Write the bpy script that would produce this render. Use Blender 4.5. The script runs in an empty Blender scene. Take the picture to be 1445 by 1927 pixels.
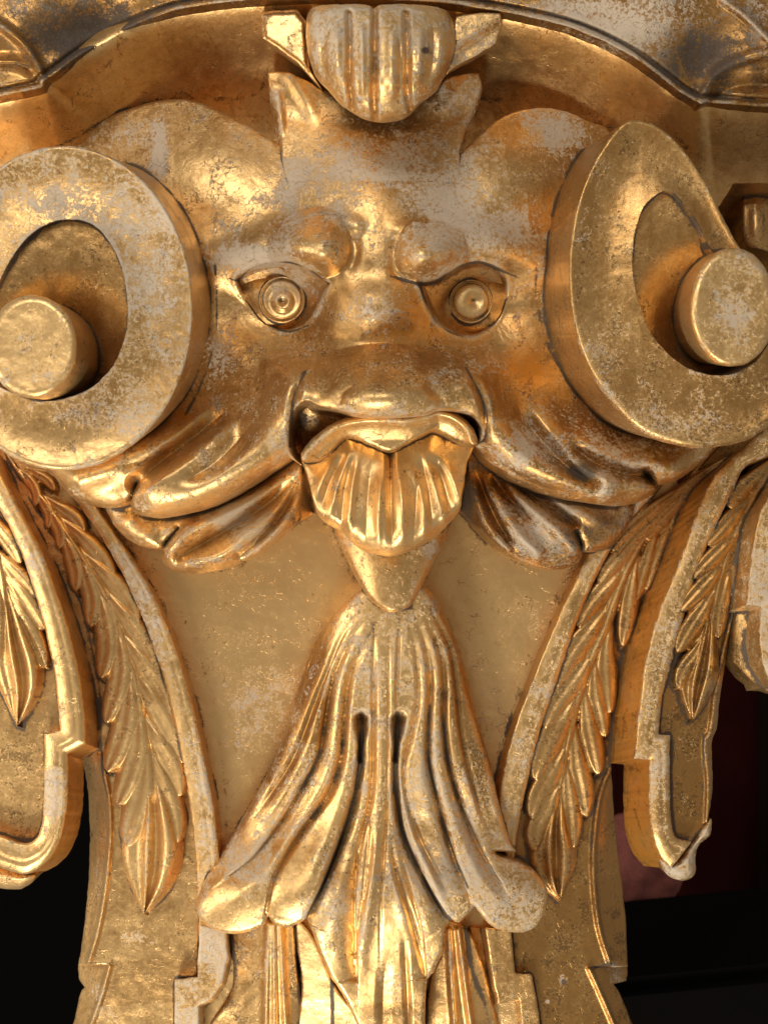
import bpy, math
import numpy as np
from mathutils.kdtree import KDTree

# ------------------------------------------------------------------ camera, light
S = 0.001                 # one reference unit = 1 mm
CX, CY, D = 722.5, 963.5, 1900.0
sc = bpy.context.scene
col = sc.collection
cam_d = bpy.data.cameras.new("camera")
cam = bpy.data.objects.new("camera", cam_d)
col.objects.link(cam)
cam.location = (0, -D * S, 0)
cam.rotation_euler = (math.radians(90), 0, 0)
cam_d.sensor_fit = 'VERTICAL'
cam_d.sensor_height = 24.0
cam_d.lens = 24.0 * D / 1927.0
cam_d.clip_start = 0.05
cam_d.clip_end = 60
cam_d.dof.use_dof = True
cam_d.dof.focus_distance = (D - 190) * S
cam_d.dof.aperture_fstop = 2.0
sc.camera = cam

world = bpy.data.worlds.new("World")
sc.world = world
world.use_nodes = True
bg = world.node_tree.nodes["Background"]
bg.inputs[0].default_value = (1.0, 0.89, 0.76, 1)
bg.inputs[1].default_value = 0.30


def area(name, loc, target, sx, sy, power, color):
    l = bpy.data.lights.new(name, 'AREA')
    l.shape = 'RECTANGLE'
    l.size, l.size_y = sx, sy
    l.energy = power
    l.color = color
    o = bpy.data.objects.new(name, l)
    col.objects.link(o)
    o.location = loc
    from mathutils import Vector
    o.rotation_euler = (Vector(target) - Vector(loc)).to_track_quat('-Z', 'Y').to_euler()
    return o


area("key_light", (-0.9, -1.9, -3.0), (0, 0, -0.1), 0.9, 0.9, 90, (1.0, 0.93, 0.80))
area("left_light", (-2.6, -1.2, -0.2), (0, 0, -0.1), 0.6, 2.0, 40, (1.0, 0.90, 0.74))
area("top_light", (-1.0, -3.0, 2.1), (0, 0, 0.2), 1.5, 0.9, 44, (1.0, 0.95, 0.88))
sc.view_settings.view_transform = 'Standard'
sc.view_settings.look = 'None'
sc.view_settings.gamma = 1
sc.view_settings.exposure = 0.0
sc.render.engine = 'CYCLES'
sc.cycles.use_denoising = True
sc.cycles.max_bounces = 10
sc.cycles.diffuse_bounces = 5
sc.cycles.glossy_bounces = 6
sc.cycles.sample_clamp_indirect = 4

BASE = (0.0, 0.0, -0.9635)


# ------------------------------------------------------------------ maths helpers
def ss(x, a, b):
    t = np.clip((x - a) / (b - a), 0, 1)
    return t * t * (3 - 2 * t)


def G(x, y, cx, cy, rx, ry):
    return np.exp(-((x - cx) / rx) ** 2 - ((y - cy) / ry) ** 2)


_rng = np.random.RandomState(7)
_tab = _rng.rand(256, 256)


def vn(x, y, s, seed=0):
    """value noise, 0..1, cell size s"""
    u, v = x / s + 37.3 * seed, y / s + 91.7 * seed
    i, j = np.floor(u).astype(int), np.floor(v).astype(int)
    fu, fv = u - i, v - j
    fu, fv = fu * fu * (3 - 2 * fu), fv * fv * (3 - 2 * fv)
    a, b = _tab[i % 256, j % 256], _tab[(i + 1) % 256, j % 256]
    c, d = _tab[i % 256, (j + 1) % 256], _tab[(i + 1) % 256, (j + 1) % 256]
    return (a * (1 - fu) + b * fu) * (1 - fv) + (c * (1 - fu) + d * fu) * fv


def spline(pts, closed=False, n=6, sharp=False):
    """Catmull-Rom through pts; a third entry marks a sharp corner"""
    P = [(p[0], p[1]) for p in pts]
    if sharp:
        return np.array(P, float)
    corner = [len(p) > 2 for p in pts]
    N = len(P)
    out = []
    for i in range(N if closed else N - 1):
        p1, p2 = np.array(P[i]), np.array(P[(i + 1) % N])
        if corner[i] or (not closed and i == 0):
            p0 = 2 * p1 - p2
        else:
            p0 = np.array(P[i - 1])
        k = (i + 1) % N
        if corner[k] or (not closed and i == N - 2):
            p3 = 2 * p2 - p1
        else:
            p3 = np.array(P[(i + 2) % N])
        for q in range(n):
            t = q / n
            out.append(0.5 * ((2 * p1) + (p2 - p0) * t + (2 * p0 - 5 * p1 + 4 * p2 - p3) * t * t
                              + (-p0 + 3 * p1 - 3 * p2 + p3) * t ** 3))
    if not closed:
        out.append(np.array(P[-1], float))
    return np.array(out, float)


def dist_open(x, y, P):
    """distance, parameter 0..1 and signed side of a polyline"""
    L = np.r_[0, np.cumsum(np.hypot(*np.diff(P, axis=0).T))]
    best = np.full(x.shape, 1e18)
    t = np.zeros(x.shape)
    side = np.ones(x.shape)
    for k in range(len(P) - 1):
        ax, ay = P[k]
        dx, dy = P[k + 1] - P[k]
        l2 = dx * dx + dy * dy + 1e-12
        u = np.clip(((x - ax) * dx + (y - ay) * dy) / l2, 0, 1)
        ex, ey = x - ax - u * dx, y - ay - u * dy
        d2 = ex * ex + ey * ey
        m = d2 < best
        best = np.where(m, d2, best)
        t = np.where(m, (L[k] + u * (L[k + 1] - L[k])) / L[-1], t)
        side = np.where(m, np.sign(dx * ey - dy * ex + 1e-9), side)
    return np.sqrt(best), t, side


def sdf(x, y, P):
    """signed distance to a closed polygon, positive inside"""
    best = np.full(x.shape, 1e18)
    ins = np.zeros(x.shape, bool)
    N = len(P)
    for k in range(N):
        ax, ay = P[k]
        bx, by = P[(k + 1) % N]
        dx, dy = bx - ax, by - ay
        l2 = dx * dx + dy * dy
        if l2 < 1e-9:
            continue
        u = np.clip(((x - ax) * dx + (y - ay) * dy) / l2, 0, 1)
        d2 = (x - ax - u * dx) ** 2 + (y - ay - u * dy) ** 2
        np.minimum(best, d2, out=best)
        if abs(dy) > 1e-9:
            c = ((ay > y) != (by > y)) & (x < dx * (y - ay) / dy + ax)
            ins ^= c
    return np.where(ins, 1, -1) * np.sqrt(best)


def stroke(x, y, pts, w, amp, kind='r', taper='both', seg=5):
    """height of one carved ridge (amp>0) or groove (amp<0)"""
    P = spline(pts, n=seg) if len(pts) > 2 else np.array(pts, float)
    r = np.zeros(x.shape)
    m = ((x > P[:, 0].min() - 3 * w) & (x < P[:, 0].max() + 3 * w)
         & (y > P[:, 1].min() - 3 * w) & (y < P[:, 1].max() + 3 * w))
    if not m.any():
        return r
    d, t, s = dist_open(x[m], y[m], P)
    f = np.ones_like(t)
    if taper in ('both', 'start'):
        f = f * ss(t, -0.02, 0.3)
    if taper in ('both', 'end'):
        f = f * (1 - ss(t, 0.7, 1.02))
    if kind == 'r':
        v = np.exp(-(d / w) ** 2)
    elif kind == 'v':
        v = np.clip(1 - d / w, 0, 1) ** 1.3
    elif kind == 'l':            # step: raised on the positive side
        v = 0.5 + 0.5 * np.tanh(s * d / w)
    elif kind == 'o':            # raised round bead
        v = np.sqrt(np.clip(1 - (d / w) ** 2, 0, 1))
    r[m] = amp * v * f
    return r


def cut(x, y, pts, depth, reach, ref, wall=2.5):
    """overlap: the surface on the side of point `ref` dives under the other side"""
    P = spline(pts, n=5)
    r_ = np.zeros(x.shape)
    k = 3.5 * reach
    m = ((x > P[:, 0].min() - k) & (x < P[:, 0].max() + k) & (y > P[:, 1].min() - k) & (y < P[:, 1].max() + k))
    if not m.any():
        return r_
    d, t, s = dist_open(x[m], y[m], P)
    sr = dist_open(np.array([float(ref[0])]), np.array([float(ref[1])]), P)[2][0]
    f = ss(t, 0.0, 0.3) * (1 - ss(t, 0.985, 1.0) * 0.5)
    on = s * sr > 0
    r_[m] = -depth * f * np.where(on, np.exp(-(d / reach) ** 1.2), np.clip(1 - d / wall, 0, 1))
    return r_


def strokes(x, y, L):
    h = np.zeros(x.shape)
    for s in L:
        s = list(s) + ['r', 'both'][max(0, len(s) - 3):]
        if s[2] <= -8 and s[1] < 30 and s[3] == 'r':
            s[1], s[3] = s[1] * 1.55, 'v'
        h += stroke(x, y, *s)
    return h


# ------------------------------------------------------------------ materials
def mk(nt, typ, **kw):
    n = nt.nodes.new(typ)
    for k, v in kw.items():
        setattr(n, k, v)
    return n


def gilt(name, g1=(0.83, 0.545, 0.235), g2=(0.42, 0.225, 0.07), bole=(0.72, 0.29, 0.028),
         plaster=(0.70, 0.585, 0.45), rough=0.335):
    m = bpy.data.materials.new(name)
    m.use_nodes = True
    nt = m.node_tree
    nt.nodes.clear()
    L = nt.links.new
    out = mk(nt, 'ShaderNodeOutputMaterial')
    b = mk(nt, 'ShaderNodeBsdfPrincipled')
    L(b.outputs[0], out.inputs[0])
    tc = mk(nt, 'ShaderNodeTexCoord')
    at = mk(nt, 'ShaderNodeVertexColor', layer_name='wear_light_map')
    sep = mk(nt, 'ShaderNodeSeparateColor')
    L(at.outputs[0], sep.inputs[0])

    def mapped(scale, loc=(0, 0, 0), rot=(0, 0, 0)):
        mp = mk(nt, 'ShaderNodeMapping')
        mp.inputs['Scale'].default_value = scale
        mp.inputs['Location'].default_value = loc
        mp.inputs['Rotation'].default_value = rot
        L(tc.outputs['Object'], mp.inputs[0])
        return mp.outputs[0]

    def noise(scale, detail=4, rough_=0.6, vec=None, dist=0.0):
        n = mk(nt, 'ShaderNodeTexNoise')
        n.inputs['Scale'].default_value = scale
        n.inputs['Detail'].default_value = detail
        n.inputs['Roughness'].default_value = rough_
        n.inputs['Distortion'].default_value = dist
        L(vec if vec is not None else tc.outputs['Object'], n.inputs['Vector'])
        return n.outputs[0]

    def math_(op, a, c=None, d=None, clamp=False):
        n = mk(nt, 'ShaderNodeMath', operation=op)
        n.use_clamp = clamp
        for i, v in enumerate((a, c, d)):
            if v is None:
                continue
            if isinstance(v, (int, float)):
                n.inputs[i].default_value = v
            else:
                L(v, n.inputs[i])
        return n.outputs[0]

    def step(v, lo, hi):
        n = mk(nt, 'ShaderNodeMapRange', interpolation_type='SMOOTHSTEP')
        L(v, n.inputs[0])
        for i, q in ((1, lo), (2, hi)):
            if isinstance(q, (int, float)):
                n.inputs[i].default_value = q
            else:
                L(q, n.inputs[i])
        return n.outputs[0]

    def mix(f, a, c, typ='MIX'):
        n = mk(nt, 'ShaderNodeMix', data_type='RGBA', blend_type=typ)
        if isinstance(f, (int, float)):
            n.inputs[0].default_value = f
        else:
            L(f, n.inputs[0])
        for i, q in ((6, a), (7, c)):
            if isinstance(q, tuple):
                n.inputs[i].default_value = (*q, 1)
            else:
                L(q, n.inputs[i])
        return n.outputs[2]

    wear, orange, grime = sep.outputs[0], sep.outputs[1], sep.outputs[2]
    tone = at.outputs['Alpha']
    nL = noise(7, 3, 0.55)
    nM = noise(26, 6, 0.65, dist=0.6)
    nF = noise(165, 8, 0.75, dist=0.9)
    nV = noise(330, 5, 0.7)
    nS = noise(60, 5, 0.7, vec=mapped((1.0, 1.0, 0.16)))        # brushed streaks, vertical
    nH = noise(60, 5, 0.7, vec=mapped((0.2, 1.0, 1.0), rot=(0, 0.35, 0)))
    # overlapping squares of gold leaf
    br = mk(nt, 'ShaderNodeTexBrick')
    br.offset = 0.37
    wob = mk(nt, 'ShaderNodeTexNoise')
    wob.inputs['Scale'].default_value = 38
    wob.inputs['Detail'].default_value = 5
    L(tc.outputs['Object'], wob.inputs['Vector'])
    wv_ = mk(nt, 'ShaderNodeVectorMath', operation='MULTIPLY_ADD')
    L(wob.outputs[1], wv_.inputs[0])
    wv_.inputs[1].default_value = (0.02, 0.02, 0.02)
    L(mapped((1, 1, 1), rot=(math.radians(90), 0.0, 0.06)), wv_.inputs[2])
    L(wv_.outputs[0], br.inputs['Vector'])
    br.inputs['Scale'].default_value = 1.0
    br.inputs['Brick Width'].default_value = 0.085
    br.inputs['Row Height'].default_value = 0.078
    br.inputs['Mortar Size'].default_value = 0.0
    br.inputs['Color1'].default_value = (0, 0, 0, 1)
    br.inputs['Color2'].default_value = (1, 1, 1, 1)
    lap = br.outputs[0]
    lapv = mk(nt, 'ShaderNodeRGBToBW')
    L(lap, lapv.inputs[0])
    lapv = lapv.outputs[0]

    # gold tone
    tmix = math_('ADD', math_('MULTIPLY', nM, 0.75), math_('MULTIPLY', nS, 0.35))
    tmix = math_('ADD', tmix, math_('MULTIPLY', math_('SUBTRACT', nF, 0.5), 0.9))
    tmix = math_('ADD', tmix, 0.07)
    tmix = math_('ADD', tmix, math_('MULTIPLY', lapv, 0.17))
    tmix = math_('SUBTRACT', math_('ADD', tmix, tone), 0.55)
    gold = mix(step(tmix, 0.22, 1.0), g2, g1)
    # bole / orange glaze
    ov = math_('ADD', math_('ADD', math_('MULTIPLY', nM, 0.7), math_('MULTIPLY', nL, 0.5)), math_('MULTIPLY', lapv, 0.12))
    ov = math_('ADD', ov, orange)
    of = step(ov, 0.98, 1.22)
    of = math_('MULTIPLY', of, 0.85)
    bcol = mix(nF, bole, tuple(c * 0.62 for c in bole))
    c1 = mix(of, gold, bcol)
    # rubbed plaster: blotches made of fine flakes
    wv = math_('ADD', math_('MULTIPLY', nM, 0.34), math_('MULTIPLY', nF, 0.91))
    wv = math_('ADD', wv, math_('MULTIPLY', nL, 0.25))
    wv = math_('ADD', math_('ADD', wv, math_('MULTIPLY', lapv, 0.05)), wear)
    wf = step(wv, 0.865, 0.905)
    pcol = mix(nV, plaster, tuple(c * 0.62 for c in plaster))
    pat = step(math_('ADD', noise(210, 6, 0.75, dist=0.5), math_('ADD', math_('MULTIPLY', math_('SUBTRACT', nM, 0.5), 0.9), math_('MULTIPLY', grime, 0.35))), 0.56, 0.66)
    c1 = mix(math_('MULTIPLY', pat, 0.68), c1, (0.13, 0.07, 0.026))
    film = step(math_('ADD', math_('ADD', math_('MULTIPLY', nM, 0.6), math_('MULTIPLY', nL, 0.5)), math_('ADD', math_('MULTIPLY', lapv, 0.10), wear)), 0.67, 0.78)
    c1 = mix(math_('MULTIPLY', film, 0.32), c1, (0.50, 0.37, 0.25))
    c2 = mix(math_('MULTIPLY', wf, 0.85), c1, pcol)
    for rot, thr in (((0, 0.7, 0), 0.735), ((0, -0.35, 0), 0.745), ((0, 1.45, 0), 0.75)):
        sc1 = noise(9, 3, 0.6, vec=mapped((60, 1, 2.2), rot=rot), dist=0.25)
        sf = math_('MULTIPLY', step(sc1, thr - 0.03, thr), step(math_('ADD', nM, math_('MULTIPLY', wear, 0.8)), 0.48, 0.56))
        c2 = mix(math_('MULTIPLY', sf, 0.7), c2, plaster)
    # dust and dirt specks; the grime channel also carries some painted shade
    gv = math_('ADD', math_('MULTIPLY', nF, 0.8), math_('MULTIPLY', nM, 0.4))
    gv = math_('ADD', gv, grime)
    gf = step(gv, 0.84, 0.96)
    gcol = mix(nV, (0.020, 0.013, 0.009), (0.09, 0.065, 0.05))
    c3 = mix(math_('MULTIPLY', gf, 0.88), c2, gcol)
    # thin scratches
    vo = mk(nt, 'ShaderNodeTexVoronoi', feature='DISTANCE_TO_EDGE')
    vo.inputs['Scale'].default_value = 34
    nd = mk(nt, 'ShaderNodeTexNoise')
    nd.inputs['Scale'].default_value = 20
    L(tc.outputs['Object'], nd.inputs['Vector'])
    va = mk(nt, 'ShaderNodeVectorMath', operation='MULTIPLY_ADD')
    L(nd.outputs[1], va.inputs[0])
    va.inputs[1].default_value = (0.09, 0.09, 0.09)
    L(tc.outputs['Object'], va.inputs[2])
    L(va.outputs[0], vo.inputs['Vector'])
    crack = math_('MULTIPLY', math_('SUBTRACT', 1.0, step(vo.outputs[0], 0.004, 0.022)), step(nM, 0.5, 0.62))
    c4 = mix(math_('MULTIPLY', crack, 0.45), c3, (0.14, 0.085, 0.04))
    L(c4, b.inputs['Base Color'])
    nonmetal = math_('MAXIMUM', math_('MAXIMUM', math_('MULTIPLY', film, 0.3), math_('MULTIPLY', wf, 0.85)), math_('MULTIPLY', gf, 0.95))
    met = math_('SUBTRACT', 1.0, nonmetal, clamp=True)
    met = math_('MULTIPLY', met, math_('SUBTRACT', 0.82, math_('MULTIPLY', of, 0.35)))
    L(met, b.inputs['Metallic'])
    r = math_('ADD', rough, math_('MULTIPLY', math_('SUBTRACT', nM, 0.5), 0.30))
    r = math_('ADD', r, math_('MULTIPLY', nonmetal, 0.33))
    r = math_('ADD', r, math_('MULTIPLY', math_('SUBTRACT', nF, 0.5), 0.12))
    L(r, b.inputs['Roughness'])
    # surface relief
    hh = math_('ADD', math_('MULTIPLY', nF, 0.26), math_('MULTIPLY', wf, 0.14))
    hh = math_('ADD', hh, math_('MULTIPLY', nV, 0.07))
    hh = math_('SUBTRACT', hh, math_('MULTIPLY', crack, 0.35))
    hh = math_('ADD', hh, math_('MULTIPLY', nH, 0.08))
    hh = math_('ADD', hh, math_('MULTIPLY', nM, 0.45))
    bp = mk(nt, 'ShaderNodeBump')
    bp.inputs['Strength'].default_value = 0.6
    bp.inputs['Distance'].default_value = 0.0030
    L(hh, bp.inputs['Height'])
    L(bp.outputs[0], b.inputs['Normal'])
    return m


GOLD = gilt("aged_gold_leaf")


def plain(name, c, rough=0.8, n_amt=0.3, scale=20):
    m = bpy.data.materials.new(name)
    m.use_nodes = True
    nt = m.node_tree
    b = nt.nodes["Principled BSDF"]
    n = nt.nodes.new('ShaderNodeTexNoise')
    n.inputs['Scale'].default_value = scale
    n.inputs['Detail'].default_value = 6
    mx = nt.nodes.new('ShaderNodeMix')
    mx.data_type = 'RGBA'
    nt.links.new(n.outputs[0], mx.inputs[0])
    mx.inputs[6].default_value = (*[v * (1 - n_amt) for v in c], 1)
    mx.inputs[7].default_value = (*[v * (1 + n_amt) for v in c], 1)
    nt.links.new(mx.outputs[2], b.inputs['Base Color'])
    b.inputs['Roughness'].default_value = rough
    b.inputs['Specular IOR Level'].default_value = 0.1
    return m


# ------------------------------------------------------------------ carving engine
root = bpy.data.objects.new("gilded_mask_carving", None)
root.empty_display_size = 0.1
root.location = BASE
col.objects.link(root)
root["label"] = "worn gilded carving of a grimacing mask with scroll horns, fluted beard and leafy sides"
root["category"] = "carving"

VP = (640.0, 1100.0)


def part(name, shape, hfun, res=2.0, zb=-60.0, V=VP, R=0.0, paint=(0, 0, 0, 0.5), blobs=(), seams=(),
         parent=None, bbox=None, rough_h=1.2, mat=None, label=None, edge_wear=0.0, seam=0.0, curved=True, n=6, wall=0.12, jit=1.3):
    """one carved piece: the front is a height field over `shape`, closed by side walls going back to zb"""
    if callable(shape):
        Ff = shape
    else:
        P = spline(shape, closed=True, sharp=not curved, n=n)
        bbox = (P[:, 0].min(), P[:, 1].min(), P[:, 0].max(), P[:, 1].max())
        bbox = (max(bbox[0], -60), max(bbox[1], -60), min(bbox[2], 1505), min(bbox[3], 1990))
        Ff = lambda x, y: sdf(x, y, P)
    xs = np.arange(bbox[0] - 2 * res, bbox[2] + 2.5 * res, res)
    ys = np.arange(bbox[1] - 2 * res, bbox[3] + 2.5 * res, res)
    X, Y = np.meshgrid(xs, ys)
    F = Ff(X.ravel(), Y.ravel()).reshape(X.shape)
    if jit:
        F = F + jit * (vn(X, Y, 21, 11) + vn(X, Y, 9, 12) - 1.0) * np.clip(1 - np.abs(F) / 12.0, 0, 1)
    gy, gx = np.gradient(F, res)
    ny, nx = X.shape
    a = np.arange((ny - 1) * nx).reshape(ny - 1, nx)[:, :-1].ravel()
    quads = np.stack([a, a + nx, a + nx + 1, a + 1], 1)
    Fr = F.ravel()
    q = Fr[quads]
    # keep a cell when any corner is inside, and drop cells that collapse to nothing
    quads = quads[(q > 0).sum(1) >= 1]
    used = np.unique(quads)
    remap = np.full(ny * nx, -1)
    remap[used] = np.arange(len(used))
    quads = remap[quads]
    x, y, f = X.ravel()[used], Y.ravel()[used], Fr[used]
    gx, gy = gx.ravel()[used], gy.ravel()[used]
    g2 = np.maximum(gx * gx + gy * gy, 0.35)
    out = f < 0
    lim = np.clip(f / g2, -1.6 * res, 0)
    x = np.where(out, x - lim * gx, x)
    y = np.where(out, y - lim * gy, y)
    d = np.maximum(f, 0)
    h = hfun(x, y, d)
    if callable(R):
        RR = R(x, y)
    else:
        RR = np.full(x.shape, float(R))
    k = np.clip(d / np.maximum(RR, 1e-3), 0, 1)
    h = h - np.where(RR > 0, RR * (1 - np.sqrt(np.maximum(1 - (1 - k) ** 2, 0))), 0)
    if rough_h:
        h = h + rough_h * (vn(x, y, 38, 1) + 0.6 * vn(x, y, 17, 2) + 0.25 * vn(x, y, 8, 3) - 0.9)
    # rubbed high points: where the carving stands proud of its own neighbourhood
    Hg = np.full(ny * nx, np.nan)
    Hg[used] = h
    Hg = Hg.reshape(ny, nx)
    ok = ~np.isnan(Hg)
    A0, W0 = np.where(ok, Hg, 0.0), ok.astype(float)

    def boxf(M, k):
        for ax in (0, 1):
            c_ = np.cumsum(np.pad(M, [(k + 1, k) if q_ == ax else (0, 0) for q_ in (0, 1)]), axis=ax)
            M = (c_[2 * k + 1:] - c_[:-2 * k - 1]) if ax == 0 else (c_[:, 2 * k + 1:] - c_[:, :-2 * k - 1])
        return M
    kk = max(2, int(round(7 / res)))
    A1, W1 = A0, W0
    for _ in range(2):
        A1, W1 = boxf(A1, kk), boxf(W1, kk)
    conv = (A0 - A1 / np.maximum(W1, 1e-9)).ravel()[used]
    rub = np.clip(conv / 4.0, 0, 1)
    C = np.zeros((len(x), 4))
    C[:] = paint
    C[:, 0] += 0.07 * rub
    C[:, 3] += 0.22 * rub
    C[:, 1] -= 0.10 * rub
    for ch, cx, cy, rx, ry, amt in blobs:
        C[:, 'wogt'.index(ch)] += amt * G(x, y, cx, cy, rx, ry)
    for s in seams:
        pts, w, amt = s[:3]
        PP = spline(pts, n=5) if len(pts) > 2 else np.array(pts, float)
        m = ((x > PP[:, 0].min() - 3 * w) & (x < PP[:, 0].max() + 3 * w)
             & (y > PP[:, 1].min() - 3 * w) & (y < PP[:, 1].max() + 3 * w))
        if m.any():
            dd = dist_open(x[m], y[m], PP)[0]
            C[m, 2] += amt * 0.95 * np.exp(-(dd / (w * 0.62)) ** 2) * (0.35 + 0.8 * vn(x[m], y[m], 30, 9))
    if edge_wear:
        C[:, 0] += edge_wear * np.exp(-(d / 5.0) ** 2)
    if seam:
        C[:, 2] += seam * np.exp(-(d / 4.0) ** 2)
    # boundary walls
    e = np.concatenate([quads[:, [0, 1]], quads[:, [1, 2]], quads[:, [2, 3]], quads[:, [3, 0]]])
    key = np.sort(e, 1)
    _, idx, cnt = np.unique(key, axis=0, return_index=True, return_counts=True)
    be = e[idx[cnt == 1]]
    bv = np.unique(be)
    nb = len(bv)
    N = len(x)
    m2 = np.full(N, -1)
    m2[bv] = np.arange(nb)
    levels = 4
    xw, yw, hw, Cw = [x], [y], [h], [C]
    walls = []
    for l in range(levels):
        u = l / (levels - 1)
        hb = h[bv] * (1 - u) + np.minimum(zb, h[bv] - 1) * u
        sc_ = (D - h[bv]) / (D - hb)
        xw.append(V[0] + (x[bv] - V[0]) * sc_)
        yw.append(V[1] + (y[bv] - V[1]) * sc_)
        hw.append(hb)
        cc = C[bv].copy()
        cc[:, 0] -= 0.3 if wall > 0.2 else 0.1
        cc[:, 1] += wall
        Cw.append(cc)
        if l:
            a0 = N + (l - 1) * nb
            a1 = N + l * nb
            i0, i1 = m2[be[:, 0]], m2[be[:, 1]]
            walls.append(np.stack([a0 + i1, a0 + i0, a1 + i0, a1 + i1], 1))
    x, y, h, C = np.concatenate(xw), np.concatenate(yw), np.concatenate(hw), np.concatenate(Cw)
    faces = np.concatenate([quads] + walls)
    PARTS.append([name, x, y, h, C, faces, mat or GOLD, parent, label, N, be])
    # where this piece meets its neighbours: samples of its side walls
    hb0, hb1 = h[bv], np.minimum(zb, h[bv] - 1)
    nl = int(np.clip((hb0 - hb1).max() / 3.0, 3, 90))
    pts3 = []
    for l in range(1, nl + 1):
        hb = hb0 + (hb1 - hb0) * l / nl
        sc_ = (D - hb0) / (D - hb)
        pts3.append(np.stack([V[0] + (x[bv] - V[0]) * sc_, V[1] + (y[bv] - V[1]) * sc_, hb], 1))
    WALLS.append(np.concatenate(pts3))
    return PARTS[-1]


PARTS, WALLS = [], []
VOX = 8.0


def keys(q):
    q = q.astype(np.int64) + 200
    return (q[:, 0] * 2048 + q[:, 1]) * 2048 + q[:, 2]


def finish():
    """dust and grime packed into the joints between pieces, then the meshes themselves"""
    objs = {}
    for i, (name, x, y, h, C, faces, mt, parent, label, N, be) in enumerate(PARTS):
        q0 = np.stack([x[:N], y[:N], h[:N]], 1)
        mine = np.floor(q0 / VOX)
        mk_ = np.unique(np.concatenate([keys(mine + np.array([a_, b_, c_])) for a_ in (-1, 0, 1) for b_ in (-1, 0, 1) for c_ in (-1, 0, 1)]))
        near = np.concatenate([w_[np.isin(keys(np.floor(w_ / VOX)), mk_)] for j, w_ in enumerate(WALLS) if j != i])
        g = np.zeros(N)
        if len(near):
            _, ui = np.unique(keys(np.floor(near / 1.6)), return_index=True)
            near = near[ui]
            nk = keys(np.floor(near / VOX))
            nk = np.unique(np.concatenate([keys(np.floor(near / VOX) + np.array([a_, b_, c_])) for a_ in (-1, 0, 1) for b_ in (-1, 0, 1) for c_ in (-1, 0, 1)]))
            cand = np.nonzero(np.isin(keys(mine), nk))[0]
            kd = KDTree(len(near))
            for n_, p_ in enumerate(near.tolist()):
                kd.insert(p_, n_)
            kd.balance()
            dn = np.array([kd.find(p_)[2] for p_ in q0[cand].tolist()])
            wdt = 2.2 + 4.2 * vn(x[cand], y[cand], 34, 21) + 1.6 * vn(x[cand], y[cand], 7, 22)
            g[cand] = np.exp(-(dn / wdt) ** 2)
        g = g * (0.25 + 0.85 * vn(x[:N], y[:N], 26, 14))
        C[:N, 2] += 0.75 * g
        kx = (x - CX) * (D - h) / D * S
        kz = (CY - y) * (D - h) / D * S
        co = np.stack([kx - BASE[0], -h * S - BASE[1], kz - BASE[2]], 1)
        me = bpy.data.meshes.new(name)
        me.vertices.add(len(co))
        me.vertices.foreach_set("co", co.ravel())
        me.loops.add(faces.size)
        me.loops.foreach_set("vertex_index", faces.ravel().astype(np.int32))
        me.polygons.add(len(faces))
        me.polygons.foreach_set("loop_start", np.arange(0, faces.size, 4, dtype=np.int32))
        me.polygons.foreach_set("loop_total", np.full(len(faces), 4, dtype=np.int32))
        me.polygons.foreach_set("use_smooth", np.ones(len(faces), dtype=bool))
        me.update(calc_edges=True)
        me.validate()
        ca = me.color_attributes.new("wear_light_map", 'FLOAT_COLOR', 'POINT')
        if len(me.vertices) == len(C):
            ca.data.foreach_set("color", C.ravel().astype(np.float32))
        me.materials.append(mt)
        o = bpy.data.objects.new(name, me)
        col.objects.link(o)
        objs[id(PARTS[i])] = o
        o.parent = objs[id(parent)] if parent is not None else root
        if label:
            o["label"] = label


def const(v):
    return lambda x, y, d: np.full(x.shape, float(v))


def band(a, b):
    """closed outline from two edge curves running the same way"""
    A, B = spline(a), spline(b)
    return [tuple(p) + (1,) for p in np.concatenate([A, B[::-1]])]


# ------------------------------------------------------------------ the curves of the design
ARCH = [(-80, 200), (0, 182), (82, 165, 1), (84, 153, 1), (110, 136), (150, 106), (200, 77), (250, 50), (300, 29),
        (350, 15), (430, 4), (520, -3), (620, -6), (720, -1), (800, 3), (860, 9), (960, 25), (1060, 48), (1130, 75),
        (1190, 107), (1240, 143), (1280, 175), (1318, 196, 1), (1332, 193, 1), (1418, 200, 1), (1520, 206)]
ARCHP = spline(ARCH)

# --- cove under the arch
def cove_h(x, y, d):
    dd, t, s = dist_open(x, y, ARCHP[::2])
    below = np.where(y > 190, dd, dd)
    return 25 + 212 * np.exp(-(below / 140.0) ** 1.5) + 4 * vn(x, y, 120, 5)


part("arch_cove", [(-60, -60), (1505, -60), (1505, 345), (1380, 345), (1345, 400), (1345, 640), (-60, 640)], cove_h,
     res=4, zb=-60, curved=False, paint=(-0.14, 0.33, -0.18, 0.52),
     blobs=[('w', 330, 170, 180, 25, 0.10), ('g', 200, 255, 120, 60, 0.12), ('w', 860, 190, 60, 40, 0.1)],
     seams=[([(505, 130), (480, 180), (400, 185), (300, 188), (230, 208), (150, 255), (60, 300)], 7, 0.55),
            ([(905, 185), (960, 190), (1030, 200), (1090, 222), (1150, 240), (1240, 235), (1300, 290), (1340, 360)], 8, 0.55),
            ([(490, 20), (560, 14), (700, 4), (840, 12), (950, 22)], 7, 0.5)])

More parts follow.
